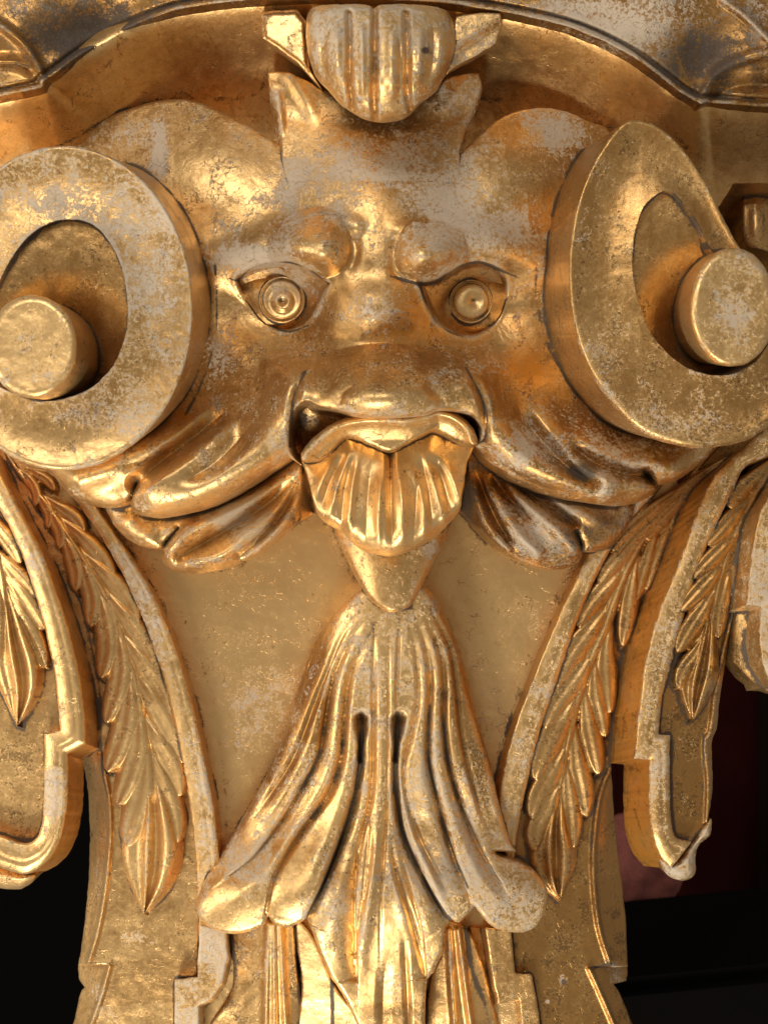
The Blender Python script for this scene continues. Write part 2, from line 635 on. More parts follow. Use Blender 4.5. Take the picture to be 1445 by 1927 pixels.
# --- arch moulding
def mould_h(x, y, d):
    dd, t, s = dist_open(x, y, ARCHP[::2])
    h = 262 + 26 * ss(dd, 20, 130) - 9 * np.exp(-((dd - 13) / 4.0) ** 2) + 6 * np.exp(-(dd / 8.0) ** 2)
    h = h - 34 * G(x, y, 190, 60, 90, 60) - 26 * G(x, y, 1330, 90, 60, 70)
    h += strokes(x, y, [([(82, 150), (60, 100), (20, 60), (-30, 30)], 9, 14, 'r', 'none'),
                        ([(84, 150), (40, 120), (-20, 118)], 14, -12, 'r', 'none'),
                        ([(1322, 190), (1345, 140), (1400, 110), (1470, 95)], 12, 12, 'r', 'none'),
                        ([(1340, 185), (1390, 160), (1470, 160)], 16, -12, 'r', 'none'),
                        ([(1360, 0), (1400, 30), (1440, 70), (1470, 110)], 7, 12, 'r', 'none')])
    return h


part("arch_moulding", [(p[0], p[1]) for p in ARCHP] + [(1520, -70), (-80, -70)], mould_h, res=3, zb=240, curved=False,
     paint=(0.05, -0.2, 0.14, 0.25), R=3, V=(640, 900),
     blobs=[('g', 190, 70, 170, 70, 0.34), ('t', 190, 60, 200, 80, -0.5), ('o', 190, 60, 200, 80, -0.2), ('g', 1330, 120, 60, 50, 0.16), ('w', 1150, 40, 140, 60, 0.10), ('g', 1330, 90, 110, 90, 0.16), ('t', 1330, 100, 150, 100, -0.35), ('w', 190, 60, 120, 60, -0.02),
            ('w', 40, 120, 70, 40, -0.12), ('o', 30, 110, 70, 40, 0.25)],
     seams=[([(p[0], p[1] - 13) for p in ARCHP[::8]], 4, 0.4)])

# --- concave field behind chin and beard
def field_h(x, y, d):
    return -52 + 34 * np.tanh(0.000011 * (x - 690) ** 2) + 0.00006 * (y - 1150) ** 2


part("concave_panel", [(190, 880), (1215, 880), (1150, 1030), (1040, 1250), (985, 1500), (985, 1990), (395, 1990), (400, 1500),
                 (330, 1230), (230, 1020)], field_h, res=4, zb=-110, V=(640, 1900),
     paint=(-0.04, -0.06, -0.3, 0.98),
     blobs=[('w', 470, 1330, 70, 120, 0.13), ('w', 930, 1330, 50, 120, 0.08), ('o', 850, 1090, 40, 40, 0.25),
            ('g', 640, 1090, 40, 60, 0.2), ('g', 440, 1530, 40, 80, 0.12), ('t', 560, 1450, 120, 200, 0.12),
            ('g', 610, 1000, 40, 40, 0.14), ('t', 980, 1150, 120, 120, -0.15)],
     seams=[([(215, 960), (300, 1085), (360, 1190), (400, 1320), (420, 1440), (428, 1580)], 5, 0.5),
            ([(1088, 1045), (1020, 1170), (980, 1280), (945, 1400), (928, 1480)], 5, 0.5),
            ([(690, 1110), (640, 1135), (600, 1185), (565, 1270), (540, 1360), (500, 1460), (430, 1580)], 5, 0.4),
            ([(800, 1100), (850, 1180), (880, 1290), (910, 1400), (950, 1510)], 5, 0.4),
            ([(625, 990), (660, 1080), (690, 1120)], 6, 0.4)])

# ------------------------------------------------------------------ side plates, ribs and acanthus leaves
VB = (640.0, 1900.0)

PL_SIL = [(-30, 820), (10, 890), (45, 960), (80, 1040), (110, 1120), (135, 1220), (148, 1330), (154, 1420), (164, 1475),
          (170, 1560), (167, 1660), (158, 1750), (148, 1830), (160, 1858, 1)]
PL_RDG = [(190, 1420), (205, 1500), (208, 1570), (200, 1670), (186, 1750), (168, 1812)]


def tilt_h(y):
    return 0.10 * 60 * np.log1p(np.exp((y - 1560) / 60.0))


def plateL_h_(x, y, d):
    P = spline(PL_RDG)
    dd, t, s = dist_open(x, y, P)
    h = 12 + 0.10 * (x - 250) * -0.35
    low = ss(y, 1400, 1460)
    h = h + low * 9 * np.exp(-(dd / 4.5) ** 2)
    h = h - low * np.where(s > 0, 1.3 * dd, 0) * (y < 1830)
    return h


def _side_test():
    d, t, s = dist_open(np.array([150.0]), np.array([1600.0]), spline(PL_RDG))
    return s[0]


SGN = _side_test()


def plateL_h(x, y, d):
    dd, t, s = dist_open(x, y, spline(PL_RDG))
    s = s * SGN
    d2, t2, s2 = dist_open(x, y, spline([(208, 1818), (190, 1880), (160, 1960)]))
    s2 = np.where(x < 208 - (y - 1818) * 0.33, 1, -1)
    h = 14 - 0.05 * (x - 250) + tilt_h(y)
    low = ss(y, 1400, 1450) * (1 - ss(y, 1812, 1816))
    h = h + low * (10 * np.exp(-(dd / 4.0) ** 2) - np.where(s > 0, 1.15 * dd, 0))
    lo2 = ss(y, 1814, 1819)
    h = h + lo2 * (10 * np.exp(-(d2 / 4.0) ** 2) - np.where(s2 > 0, 1.1 * d2, 0))
    return h


part("leaf_plate", [(-60, 760), (60, 800), (110, 860), (190, 990), (250, 1090), (310, 1220), (350, 1380), (373, 1500), (383, 1640),
              (374, 1740, 1), (371, 1836, 1), (330, 1842, 1), (328, 1990, 1), (110, 1990, 1), (138, 1927), (152, 1870),
              (160, 1858, 1)] + PL_SIL[-2:3:-1] + [(20, 1000), (-60, 900)],
     plateL_h, res=2, zb=-75, V=VB, paint=(-0.08, 0.0, -0.10, 0.50), R=2,
     blobs=[('w', 260, 1765, 40, 20, 0.22), ('o', 200, 1500, 30, 60, 0.22), ('w', 190, 1880, 30, 50, 0.12),
            ('w', 180, 1650, 14, 120, 0.10), ('g', 180, 1680, 14, 120, 0.12)],
     seams=[([(365, 1500), (373, 1600), (376, 1740), (372, 1836), (330, 1842), (328, 1930)], 4, 0.55),
            ([(98, 870), (150, 960), (215, 1060), (262, 1160), (308, 1280), (338, 1400), (362, 1500)], 4, 0.35),
            ([(50, 930), (110, 1020), (150, 1130), (180, 1250), (190, 1330), (192, 1440), (203, 1500)], 5, 0.55),
            ([(212, 1500), (213, 1580), (205, 1670)], 3, 0.4), ([(168, 1812), (208, 1814)], 5, 0.7)],
     label="left leaf plate, brightly gilded")


def rib_h(base, A, B, bead=7):
    PA, PB = spline(A), spline(B)

    def f(x, y, d):
        da = dist_open(x, y, PA)[0]
        db = dist_open(x, y, PB)[0]
        u = da / (da + db + 1e-6)
        return base + bead * np.sin(np.pi * u) + 1.2 * np.exp(-((u - 0.8) / 0.12) ** 2) - 1.0 * np.exp(-((u - 0.62) / 0.08) ** 2)
    return f


# inner left rib
A = [(60, 790), (88, 858), (115, 905), (160, 965), (206, 1035), (248, 1115), (292, 1225), (326, 1345), (350, 1465),
     (366, 1580), (374, 1700), (374, 1760)]
B = [(90, 790), (130, 860), (175, 940), (220, 1008), (278, 1098), (330, 1215), (362, 1325), (386, 1430), (402, 1515),
     (412, 1600), (420, 1680), (425, 1760)]
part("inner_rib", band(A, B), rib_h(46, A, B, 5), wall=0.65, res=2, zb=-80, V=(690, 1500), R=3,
     paint=(0.03, -0.15, -0.14, 0.66), seam=0.12,
     blobs=[('w', 250, 1150, 60, 100, 0.10), ('w', 390, 1500, 20, 140, 0.06), ('g', 260, 1150, 40, 60, 0.1)],
     label="pale inner rib on the left of the beard")
# outer left rib with its stepped lower lobe
A2 = [(-70, 830), (-30, 900), (0, 958), (30, 1015), (58, 1090), (84, 1180), (102, 1265), (114, 1372, 1), (84, 1380, 1),
      (84, 1480), (80, 1550), (66, 1580), (40, 1586), (0, 1572), (-60, 1560)]
B2 = [(-20, 830), (5, 890), (35, 950), (78, 1035), (110, 1120), (138, 1215), (156, 1310), (162, 1400, 1), (128, 1418, 1),
      (128, 1490), (120, 1560), (98, 1610), (62, 1640), (30, 1642), (-60, 1610)]
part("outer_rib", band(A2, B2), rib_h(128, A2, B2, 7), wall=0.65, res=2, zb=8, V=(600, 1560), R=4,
     paint=(0.0, -0.05, -0.14, 0.72), seam=0.10,
     blobs=[('w', 100, 1500, 25, 70, 0.13), ('t', 140, 1390, 30, 30, 0.3), ('w', 60, 1100, 40, 90, 0.05)],
     label="outer rib on the left ending in a rounded lobe")
part("rib_end_curl", [(-60, 1600), (0, 1625), (60, 1640), (68, 1652), (50, 1668), (25, 1673), (-60, 1660)], lambda x, y, d: 95 + 0.7 * np.minimum(d, 22),
     res=2, zb=20, R=12, paint=(-0.05, 0, -0.05, 0.7))
# far left plate
part("side_plate", [(-60, 800), (-20, 880), (20, 970), (60, 1080), (90, 1190), (108, 1290), (120, 1376, 1), (90, 1384, 1), (90, 1560), (60, 1588),
              (0, 1578), (-60, 1570)], lambda x, y, d: 100 - 6 * ss(y, 1350, 1500), res=3, zb=20,
     V=(600, 1560), paint=(-0.12, 0.0, 0.0, 0.55),
     blobs=[('g', 20, 1400, 60, 50, 0.2), ('g', 60, 1560, 30, 40, 0.2)],
     seams=[([(30, 1015), (60, 1092), (86, 1180), (104, 1265), (115, 1372)], 4, 0.5),
            ([(84, 1380), (84, 1480), (80, 1550), (66, 1578), (40, 1584), (0, 1570)], 4, 0.5)])

# right side
PR_RD1 = [(1150, 1440), (1130, 1490), (1119, 1560), (1116, 1640), (1126, 1740), (1148, 1814)]
PR_RD2 = [(1108, 1822), (1130, 1870), (1160, 1940)]


def plateR_h(x, y, d):
    dd, t, s = dist_open(x, y, spline(PR_RD1))
    s = -s * np.sign(dist_open(np.array([1060.0]), np.array([1600.0]), spline(PR_RD1))[2][0])
    d2, t2, s2 = dist_open(x, y, spline(PR_RD2))
    s2 = np.where(x > 1108 + (y - 1822) * 0.44, 1, -1)
    h = 14 - 0.07 * (x - 1050) + 0.5 * tilt_h(y)
    low = ss(y, 1425, 1470) * (1 - ss(y, 1815, 1819))
    h = h + low * (11 * np.exp(-(dd / 4.5) ** 2) - np.where(s > 0, 0.9 * dd, 0))
    lo2 = ss(y, 1817, 1822)
    h = h + lo2 * (10 * np.exp(-(d2 / 4.5) ** 2) - np.where(s2 > 0, 0.9 * d2, 0))
    return h


part("leaf_plate", [(1420, 780), (1330, 850), (1270, 920), (1200, 1000), (1130, 1080), (1080, 1180), (1030, 1310), (990, 1450), (968, 1600),
              (962, 1755, 1), (968, 1832, 1), (1000, 1834, 1), (1012, 1900), (1022, 1990, 1), (1220, 1990, 1), (1190, 1927),
              (1165, 1868), (1152, 1852, 1), (1178, 1846, 1), (1180, 1810), (1174, 1700), (1163, 1610), (1154, 1520),
              (1150, 1440), (1158, 1360), (1200, 1220), (1270, 1040), (1360, 900), (1470, 800)],
     plateR_h, res=2, zb=-75, V=VB, paint=(-0.10, 0.02, 0.05, 0.16), R=2,  # low tone paints in the shade of the right-hand side
     blobs=[('w', 1057, 1842, 10, 15, 0.24), ('g', 1060, 1848, 5, 7, 0.5), ('w', 1030, 1885, 5, 4, 0.4), ('w', 1160, 1835, 20, 20, 0.2),
            ('o', 1260, 940, 120, 100, 0.2), ('t', 1300, 900, 90, 90, -0.25), ('o', 1100, 1400, 40, 200, 0.14), ('w', 1150, 1700, 16, 140, 0.08)],
     seams=[([(985, 1480), (968, 1600), (963, 1755), (968, 1832), (1000, 1834), (1012, 1900), (1020, 1950)], 4, 0.6),
            ([(1148, 1440), (1128, 1490), (1114, 1560), (1112, 1640)], 4, 0.45), ([(1108, 1822), (1148, 1814)], 5, 0.7),
            ([(1195, 1130), (1165, 1240), (1148, 1340), (1142, 1420)], 5, 0.5),
            ([(1120, 1105), (1080, 1200), (1045, 1300), (1010, 1420), (990, 1500)], 5, 0.45)],
     label="right leaf plate, gold painted darker for its shaded side")

A3 = [(1170, 930), (1130, 1000), (1105, 1045), (1074, 1108), (1045, 1172), (1005, 1270), (968, 1370), (946, 1458), (938, 1530), (945, 1600)]
B3 = [(1230, 930), (1180, 985), (1150, 1030), (1115, 1100), (1082, 1180), (1048, 1280), (1013, 1385), (990, 1480), (975, 1560), (968, 1640)]
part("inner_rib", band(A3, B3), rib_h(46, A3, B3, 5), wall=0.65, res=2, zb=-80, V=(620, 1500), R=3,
     paint=(0.035, -0.1, -0.06, 0.55), seam=0.12, label="greyer inner rib on the right of the beard")
A4 = [(1445, 800), (1390, 850), (1345, 893), (1312, 960), (1280, 1050), (1243, 1140), (1217, 1230), (1202, 1330), (1192, 1428, 1),
      (1221, 1430, 1), (1221, 1520), (1226, 1570), (1240, 1610), (1262, 1634)]
B4 = [(1500, 830), (1440, 860), (1400, 880), (1375, 932), (1345, 992), (1310, 1080), (1286, 1160), (1262, 1250), (1246, 1310), (1238, 1382, 1),
      (1260, 1384, 1), (1260, 1500), (1268, 1570), (1300, 1585)]
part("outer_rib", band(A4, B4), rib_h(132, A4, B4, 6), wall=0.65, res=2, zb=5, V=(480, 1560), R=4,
     paint=(0.04, -0.1, -0.05, 0.55), seam=0.1, edge_wear=0.03, label="outer rib on the right ending in a rounded lobe")
part("side_plate", [(1500, 800), (1420, 870), (1380, 930), (1335, 1020), (1290, 1120), (1250, 1250), (1232, 1384, 1), (1254, 1388, 1),
              (1254, 1520), (1262, 1600), (1280, 1608), (1330, 1552, 1), (1340, 1480), (1338, 1400), (1348, 1370), (1352, 1330), (1362, 1260),
              (1375, 1180), (1400, 1080), (1440, 960), (1500, 860)],
     lambda x, y, d: 112 - 0.08 * (x - 1290) + 10 * np.exp(-(dist_open(x, y, spline([(1385, 1130), (1362, 1220), (1346, 1300), (1337, 1372), (1326, 1400), (1332, 1470), (1330, 1545)]))[0] / 5.0) ** 2),
     res=2, zb=10, V=(560, 1560), paint=(-0.04, -0.02, 0.14, 0.14), R=4,  # plate kept dark by tone, painting the right side's shade
     seams=[([(1400, 885), (1375, 937), (1345, 997), (1310, 1085), (1286, 1165), (1263, 1255), (1247, 1312), (1240, 1382), (1262, 1386),
              (1262, 1500), (1268, 1560), (1278, 1588)], 5, 0.5), ([(1322, 1380), (1322, 1470), (1318, 1540)], 3, 0.4)],
     label="narrow dark plate at the right edge")
part("rib_end_curl", [(1228, 1590), (1245, 1612), (1270, 1618), (1300, 1588), (1325, 1552), (1338, 1540), (1336, 1570), (1315, 1590), (1308, 1610),
             (1308, 1640), (1296, 1654), (1275, 1656), (1250, 1640)], lambda x, y, d: 118 + 0.9 * np.minimum(d, 14), res=2, zb=40, R=8,
     paint=(0.08, 0, 0.0, 0.5))
A5 = [(1470, 900), (1430, 960), (1414, 1040), (1404, 1138, 1), (1432, 1142, 1), (1428, 1200), (1434, 1250), (1450, 1290)]
B5 = [(1540, 900), (1500, 960), (1490, 1040), (1480, 1130), (1490, 1142), (1500, 1200), (1500, 1250), (1500, 1290)]
part("edge_rib", band(A5, B5), rib_h(180, A5, B5, 6), res=2, zb=95, V=(420, 1500), R=4, paint=(0.1, -0.1, -0.08, 0.55))
part("edge_rib_side", [(1384, 1142), (1432, 1142), (1440, 1200), (1450, 1290), (1500, 1300), (1500, 1320), (1440, 1300), (1410, 1280), (1375, 1242), (1378, 1180)],
     lambda x, y, d: 118 + 0.6 * (x - 1380), res=3, zb=60, curved=False, paint=(-0.05, 0.1, 0.02, 0.4), R=3,
     seams=[([(1384, 1144), (1432, 1146)], 10, 0.6)])


def leaflets_fn(items, base, H=18, spoon=0.20, step=9):
    """items: (spine points, half width, pointed). Returns F and h of the union of leaflets"""
    prep = []
    for it in items:
        pts, w = it[0], it[1]
        pointed = len(it) > 2
        prep.append((spline(pts, n=4), w * (1.12 if pointed else 1.45), pointed))

    def ev(x, y):
        F = np.full(x.shape, -50.0)
        Hh = np.full(x.shape, -1e3)
        for i, (P, w, pointed) in enumerate(prep):
            m = ((x > P[:, 0].min() - w - 12) & (x < P[:, 0].max() + w + 12) & (y > P[:, 1].min() - w - 12) & (y < P[:, 1].max() + w + 12))
            if not m.any():
                continue
            d, t, s = dist_open(x[m], y[m], P)
            if pointed:
                W = w * np.clip(t * 1.6 + 0.18, 0, 1) * np.sqrt(np.clip(1.0 - ss(t, 0.55, 1.0) ** 1.2, 0, 1))
            else:
                W = w * np.clip(t * 1.5 + 0.22, 0, 1) * np.sqrt(np.clip(1 - np.clip((t - 0.62) / 0.38, 0, 1) ** 2.2, 0, 1))
            f = W - d
            u = s * d / np.maximum(W, 0.5)
            uu = np.clip(np.abs(u), 0, 1)
            if pointed:
                pr = (1 - uu ** 3) * 0.8 + 0.35 * np.exp(-((u + 0.55) / 0.28) ** 2) - 0.5 * np.exp(-((u + 0.12) / 0.2) ** 2) \
                    + 0.25 * np.exp(-((u - 0.15) / 0.13) ** 2) - 0.3 * np.exp(-((u - 0.5) / 0.22) ** 2)
            else:
                pr = np.sqrt(1 - uu ** 2) * (1 - spoon * np.exp(-((u - 0.25) / 0.35) ** 2))
            hh = step + H * pr * (0.35 + 0.65 * ss(t, 0, 0.4)) * (w / 18.0) ** 0.4 + 3 * (1 - t) + 0.15 * i
            hh = np.where(f > 0, hh, step * 0 + hh - 3)
            better = np.where(f > 0, hh > Hh[m], f > F[m])
            Hm, Fm = Hh[m], F[m]
            Hm = np.where((f > 0) & (hh > Hm), hh, np.where((Fm < 0) & (f > Fm), hh, Hm))
            Fm = np.maximum(Fm, f)
            Hh[m], F[m] = Hm, Fm
        return F, Hh
    bx = (min(P[:, 0].min() - w for P, w, _ in prep), min(P[:, 1].min() - w for P, w, _ in prep),
          max(P[:, 0].max() + w for P, w, _ in prep), max(P[:, 1].max() + w for P, w, _ in prep))
    bx = (max(bx[0], -40), max(bx[1], -40), min(bx[2], 1490), min(bx[3], 1960))
    Fn = lambda x, y: ev(x, y)[0]
    hn = lambda x, y, d: base(x, y) + ev(x, y)[1]
    return Fn, hn, bx


def leaf(items, base, zb, V=VB, **kw):
    lk = {k: kw.pop(k) for k in ('H', 'spoon', 'step') if k in kw}
    Fn, hn, bx = leaflets_fn(items, base, **lk)
    kw.setdefault('rough_h', 0.8)
    return part("acanthus_leaf", Fn, hn, res=kw.pop('res', 1.7), zb=zb, V=V, bbox=bx, **kw)


stemL = [(10, 850), (40, 895), (61, 921), (100, 970), (137, 1024), (170, 1079), (198, 1128), (225, 1195), (244, 1256), (258, 1310), (270, 1370), (280, 1440)]
LL = [([(30, 880), (56, 900), (70, 930), (66, 952)], 8), ([(60, 915), (82, 945), (94, 970), (90, 994)], 9),
      ([(85, 945), (105, 980), (116, 1008), (112, 1032)], 11),
      ([(110, 985), (130, 1030), (144, 1075), (143, 1112)], 13), ([(137, 1024), (162, 1080), (176, 1130), (171, 1180)], 15),
      ([(172, 1085), (195, 1150), (204, 1220), (191, 1276)], 17), ([(208, 1150), (228, 1230), (225, 1290), (201, 1360)], 18),
      ([(240, 1240), (243, 1330), (227, 1400), (203, 1452)], 20), ([(258, 1310), (262, 1400), (247, 1460), (223, 1514)], 20),
      ([(272, 1370), (272, 1470), (256, 1535), (240, 1590)], 21),
      ([(50, 880), (75, 893), (92, 905), (104, 922)], 8), ([(75, 930), (110, 952), (140, 972), (160, 998)], 11),
      ([(105, 970), (148, 1003), (187, 1043), (217, 1088)], 13), ([(145, 1032), (195, 1076), (236, 1122), (262, 1175)], 15),
      ([(182, 1095), (228, 1150), (271, 1208), (300, 1271)], 16), ([(220, 1180), (262, 1237), (301, 1292), (322, 1347)], 17),
      ([(245, 1250), (288, 1318), (322, 1378), (345, 1435)], 18), ([(264, 1340), (300, 1397), (328, 1448), (340, 1498)], 17),
      ([(276, 1400), (305, 1470), (326, 1535), (334, 1585)], 18),
      (stemL, 8), ([(282, 1440), (288, 1540), (285, 1640), (272, 1720)], 52, 1)]
baseL = lambda x, y: 14 - 0.05 * (x - 250) + tilt_h(y)
leaf(LL, baseL, 0, paint=(-0.04, 0.02, -0.08, 0.66), edge_wear=0.02, label="long leaf chain on the left plate",
     blobs=[('o', 180, 1200, 40, 200, 0.10), ('t', 260, 1560, 60, 140, 0.12)])
stemR = [(1370, 820), (1320, 870), (1279, 927), (1224, 991), (1188, 1051), (1157, 1125), (1136, 1185), (1109, 1246), (1084, 1320),
         (1068, 1398), (1056, 1460), (1050, 1500)]
LR = [([(1230, 975), (1190, 1025), (1152, 1065), (1126, 1100)], 15), ([(1192, 1045), (1152, 1092), (1112, 1138), (1088, 1180)], 16),
      ([(1158, 1122), (1116, 1178), (1076, 1233), (1047, 1291)], 19), ([(1128, 1205), (1090, 1268), (1052, 1320), (1025, 1369)], 19),
      ([(1100, 1275), (1065, 1340), (1032, 1400), (1007, 1467)], 20), ([(1074, 1380), (1042, 1448), (1014, 1498), (1000, 1541)], 17),
      ([(1060, 1450), (1032, 1520), (1010, 1565), (1005, 1602)], 17),
      ([(1290, 910), (1270, 965), (1252, 1020), (1236, 1060)], 9), ([(1245, 970), (1226, 1025), (1211, 1078), (1196, 1131)], 11),
      ([(1200, 1035), (1188, 1110), (1180, 1165), (1171, 1216)], 13), ([(1148, 1150), (1140, 1230), (1142, 1295), (1147, 1342)], 14),
      ([(1118, 1225), (1120, 1300), (1130, 1345), (1138, 1387)], 13), ([(1098, 1285), (1106, 1355), (1118, 1415), (1126, 1457)], 15),
      ([(1078, 1350), (1086, 1430), (1098, 1490), (1103, 1537)], 15), ([(1064, 1420), (1072, 1495), (1078, 1550), (1079, 1595)], 14),
      ([(1395, 850), (1330, 893), (1268, 950), (1215, 1015)], 15), ([(1340, 880), (1270, 940), (1200, 1005), (1160, 1050)], 13),
      ([(1300, 905), (1240, 950), (1180, 1000), (1150, 1035)], 12), ([(1420, 842), (1360, 890), (1310, 945), (1282, 1000)], 11),
      ([(1280, 960), (1250, 1010), (1232, 1060), (1216, 1110)], 9), ([(1250, 900), (1200, 950), (1150, 1000), (1118, 1040)], 13),
      (stemR, 8), ([(1052, 1490), (1042, 1560), (1042, 1640), (1053, 1696)], 40, 1)]
baseR = lambda x, y: 14 - 0.07 * (x - 1050) + 0.5 * tilt_h(y)
leaf(LR, baseR, 0, paint=(-0.08, 0.10, 0.03, 0.34), edge_wear=0.0, label="long leaf chain on the right plate",
     blobs=[('o', 1140, 1300, 50, 150, 0.15)])
LO = [([(-30, 950), (0, 995), (25, 1028), (39, 1060)], 13), ([(-12, 1030), (20, 1068), (49, 1100), (67, 1125)], 14),
      ([(0, 1065), (35, 1108), (63, 1150), (83, 1184)], 15), ([(8, 1095), (40, 1158), (68, 1213), (87, 1256)], 16),
      ([(-5, 1080), (-5, 1150), (-8, 1220), (-20, 1260)], 15),
      ([(-40, 940), (-15, 1020), (0, 1080), (10, 1150)], 8), ([(10, 1110), (24, 1200), (40, 1290), (33, 1366)], 42, 1)]
leaf(LO, lambda x, y: 98 + 0 * x, 90, V=(600, 1560), paint=(-0.06, 0.02, 0.0, 0.58), label="leaf chain cut off by the left edge")
LP = [([(1445, 870), (1412, 905), (1387, 932), (1371, 955)], 14), ([(1425, 925), (1387, 963), (1356, 1000), (1331, 1026)], 14),
      ([(1398, 985), (1362, 1028), (1327, 1063), (1305, 1087)], 14), ([(1372, 1045), (1337, 1088), (1306, 1122), (1281, 1149)], 14),
      ([(1352, 1095), (1322, 1148), (1296, 1188), (1274, 1227)], 15), ([(1337, 1175), (1312, 1228), (1287, 1263), (1276, 1296)], 13),
      ([(1402, 970), (1387, 1035), (1379, 1085), (1382, 1126)], 12), ([(1378, 1050), (1364, 1105), (1353, 1155), (1350, 1201)], 12),
      ([(1425, 915), (1413, 975), (1402, 1025), (1396, 1061)], 10),
      ([(1470, 840), (1425, 920), (1385, 1000), (1355, 1090), (1338, 1170)], 8),
      ([(1337, 1150), (1322, 1235), (1308, 1300), (1303, 1357)], 32, 1)]
leaf(LP, lambda x, y: 112 - 0.08 * (x - 1290), 100, V=(560, 1560), paint=(-0.06, 0.04, 0.10, 0.24), label="dark leaf chain at the right edge")

# ------------------------------------------------------------------ steps and petals below the beard
part("stepped_bracket", [(376, 1740), (426, 1750), (430, 1800), (418, 1852), (398, 1880), (376, 1893), (373, 1990), (328, 1990),
             (330, 1843), (372, 1838)], lambda x, y, d: 62 + 0.08 * (y - 1750), res=2, zb=-60, V=(640, 1900), R=4, curved=False,
     paint=(0.10, -0.05, -0.02, 0.6), edge_wear=0.03, label="left stepped bracket, rubbed to white plaster")
part("stepped_bracket", [(912, 1745), (962, 1750), (969, 1831), (1001, 1833), (1012, 1900), (1024, 1990), (985, 1990), (976, 1880), (936, 1890),
             (925, 1830)], const(50), res=2, zb=-60, V=(640, 1900), R=3, curved=False, paint=(0.0, -0.05, 0.02, 0.42),
     label="right stepped bracket, smooth greenish gold")


def flut(base, lines, w, amp, dome=0.0, cx=0, rx=100):
    def f(x, y, d):
        h = np.full(x.shape, float(base)) + dome * np.exp(-((x - cx) / rx) ** 2)
        for l in lines:
            h = h + stroke(x, y, l, w, amp, 'r', 'none')
        return h
    return f


part("lower_petal", [(440, 1740), (545, 1735), (556, 1800), (560, 1990), (380, 1990), (392, 1930), (430, 1880), (440, 1830)],
     flut(10, [[(505, 1740), (502, 1850), (500, 1960)], [(528, 1740), (533, 1850), (540, 1960)], [(516, 1740), (517, 1960)]], 7, 13, 30, 520, 70),
     res=2, zb=-40, R=6, V=VB, paint=(-0.02, 0.2, 0.0, 0.5), blobs=[('g', 440, 1830, 18, 90, 0.35), ('t', 540, 1850, 14, 120, 0.4)],
     seams=[([(553, 1745), (562, 1850), (562, 1950)], 5, 0.6)], label="left fluted petal under the beard")
part("lower_petal", [(556, 1740), (580, 1750), (606, 1800), (624, 1842), (640, 1870), (680, 1925), (690, 1990), (566, 1990), (568, 1850)],
     lambda x, y, d: 34 + 0.10 * (x - 600), res=2, zb=-40, R=4, V=VB, paint=(-0.02, -0.2, -0.08, 0.95), label="bright flat petal left of centre",
     seams=[([(624, 1842), (626, 1900), (626, 1960)], 8, 0.9)])
part("lower_petal", [(835, 1735), (875, 1745), (900, 1790), (925, 1880), (935, 1990), (805, 1990), (808, 1850), (830, 1790)],
     flut(14, [[(845, 1750), (850, 1850), (858, 1960)], [(862, 1750), (875, 1850), (890, 1960)]], 6, 14, 14, 850, 60),
     res=2, zb=-40, R=6, V=VB, paint=(-0.04, 0.32, -0.02, 0.55), seams=[([(876, 1745), (890, 1830), (915, 1900), (925, 1960)], 9, 0.8),
     ([(803, 1830), (800, 1960)], 8, 0.8)], label="right fluted orange petal under the beard")
part("lower_petal", [(885, 1745), (912, 1748), (922, 1830), (936, 1892), (978, 1884), (985, 1990), (932, 1990), (915, 1890), (900, 1830)],
     const(-6), res=3, zb=-40, curved=False, paint=(-0.15, 0.5, -0.1, 0.6), V=VB, seams=[([(936, 1892), (978, 1884)], 9, 0.7)])

# ------------------------------------------------------------------ beard
BO = [(690, 1105), (655, 1128), (622, 1165), (590, 1215), (568, 1275), (548, 1335), (528, 1400), (500, 1462), (462, 1530),
      (425, 1590), (405, 1625), (384, 1660), (371, 1700), (376, 1728), (400, 1747), (435, 1757), (470, 1752), (498, 1738), (504, 1722, 1),
      (515, 1738), (540, 1745), (560, 1738), (577, 1728, 1), (590, 1760), (606, 1802), (624, 1842, 1), (640, 1864), (662, 1905), (680, 1950), (690, 1990, 1), (800, 1990, 1), (800, 1900), (803, 1842, 1), (817, 1828, 1), (832, 1790), (836, 1750), (848, 1731, 1), (862, 1736),
      (878, 1722), (893, 1704, 1), (908, 1725), (930, 1746), (970, 1755), (1005, 1745), (1027, 1712), (1029, 1675), (1012, 1645),
      (985, 1627), (945, 1612), (928, 1603, 1), (972, 1604, 1), (955, 1570), (938, 1510), (922, 1440), (902, 1370), (885, 1300), (868, 1230), (838, 1160), (800, 1105),
      (745, 1090)]
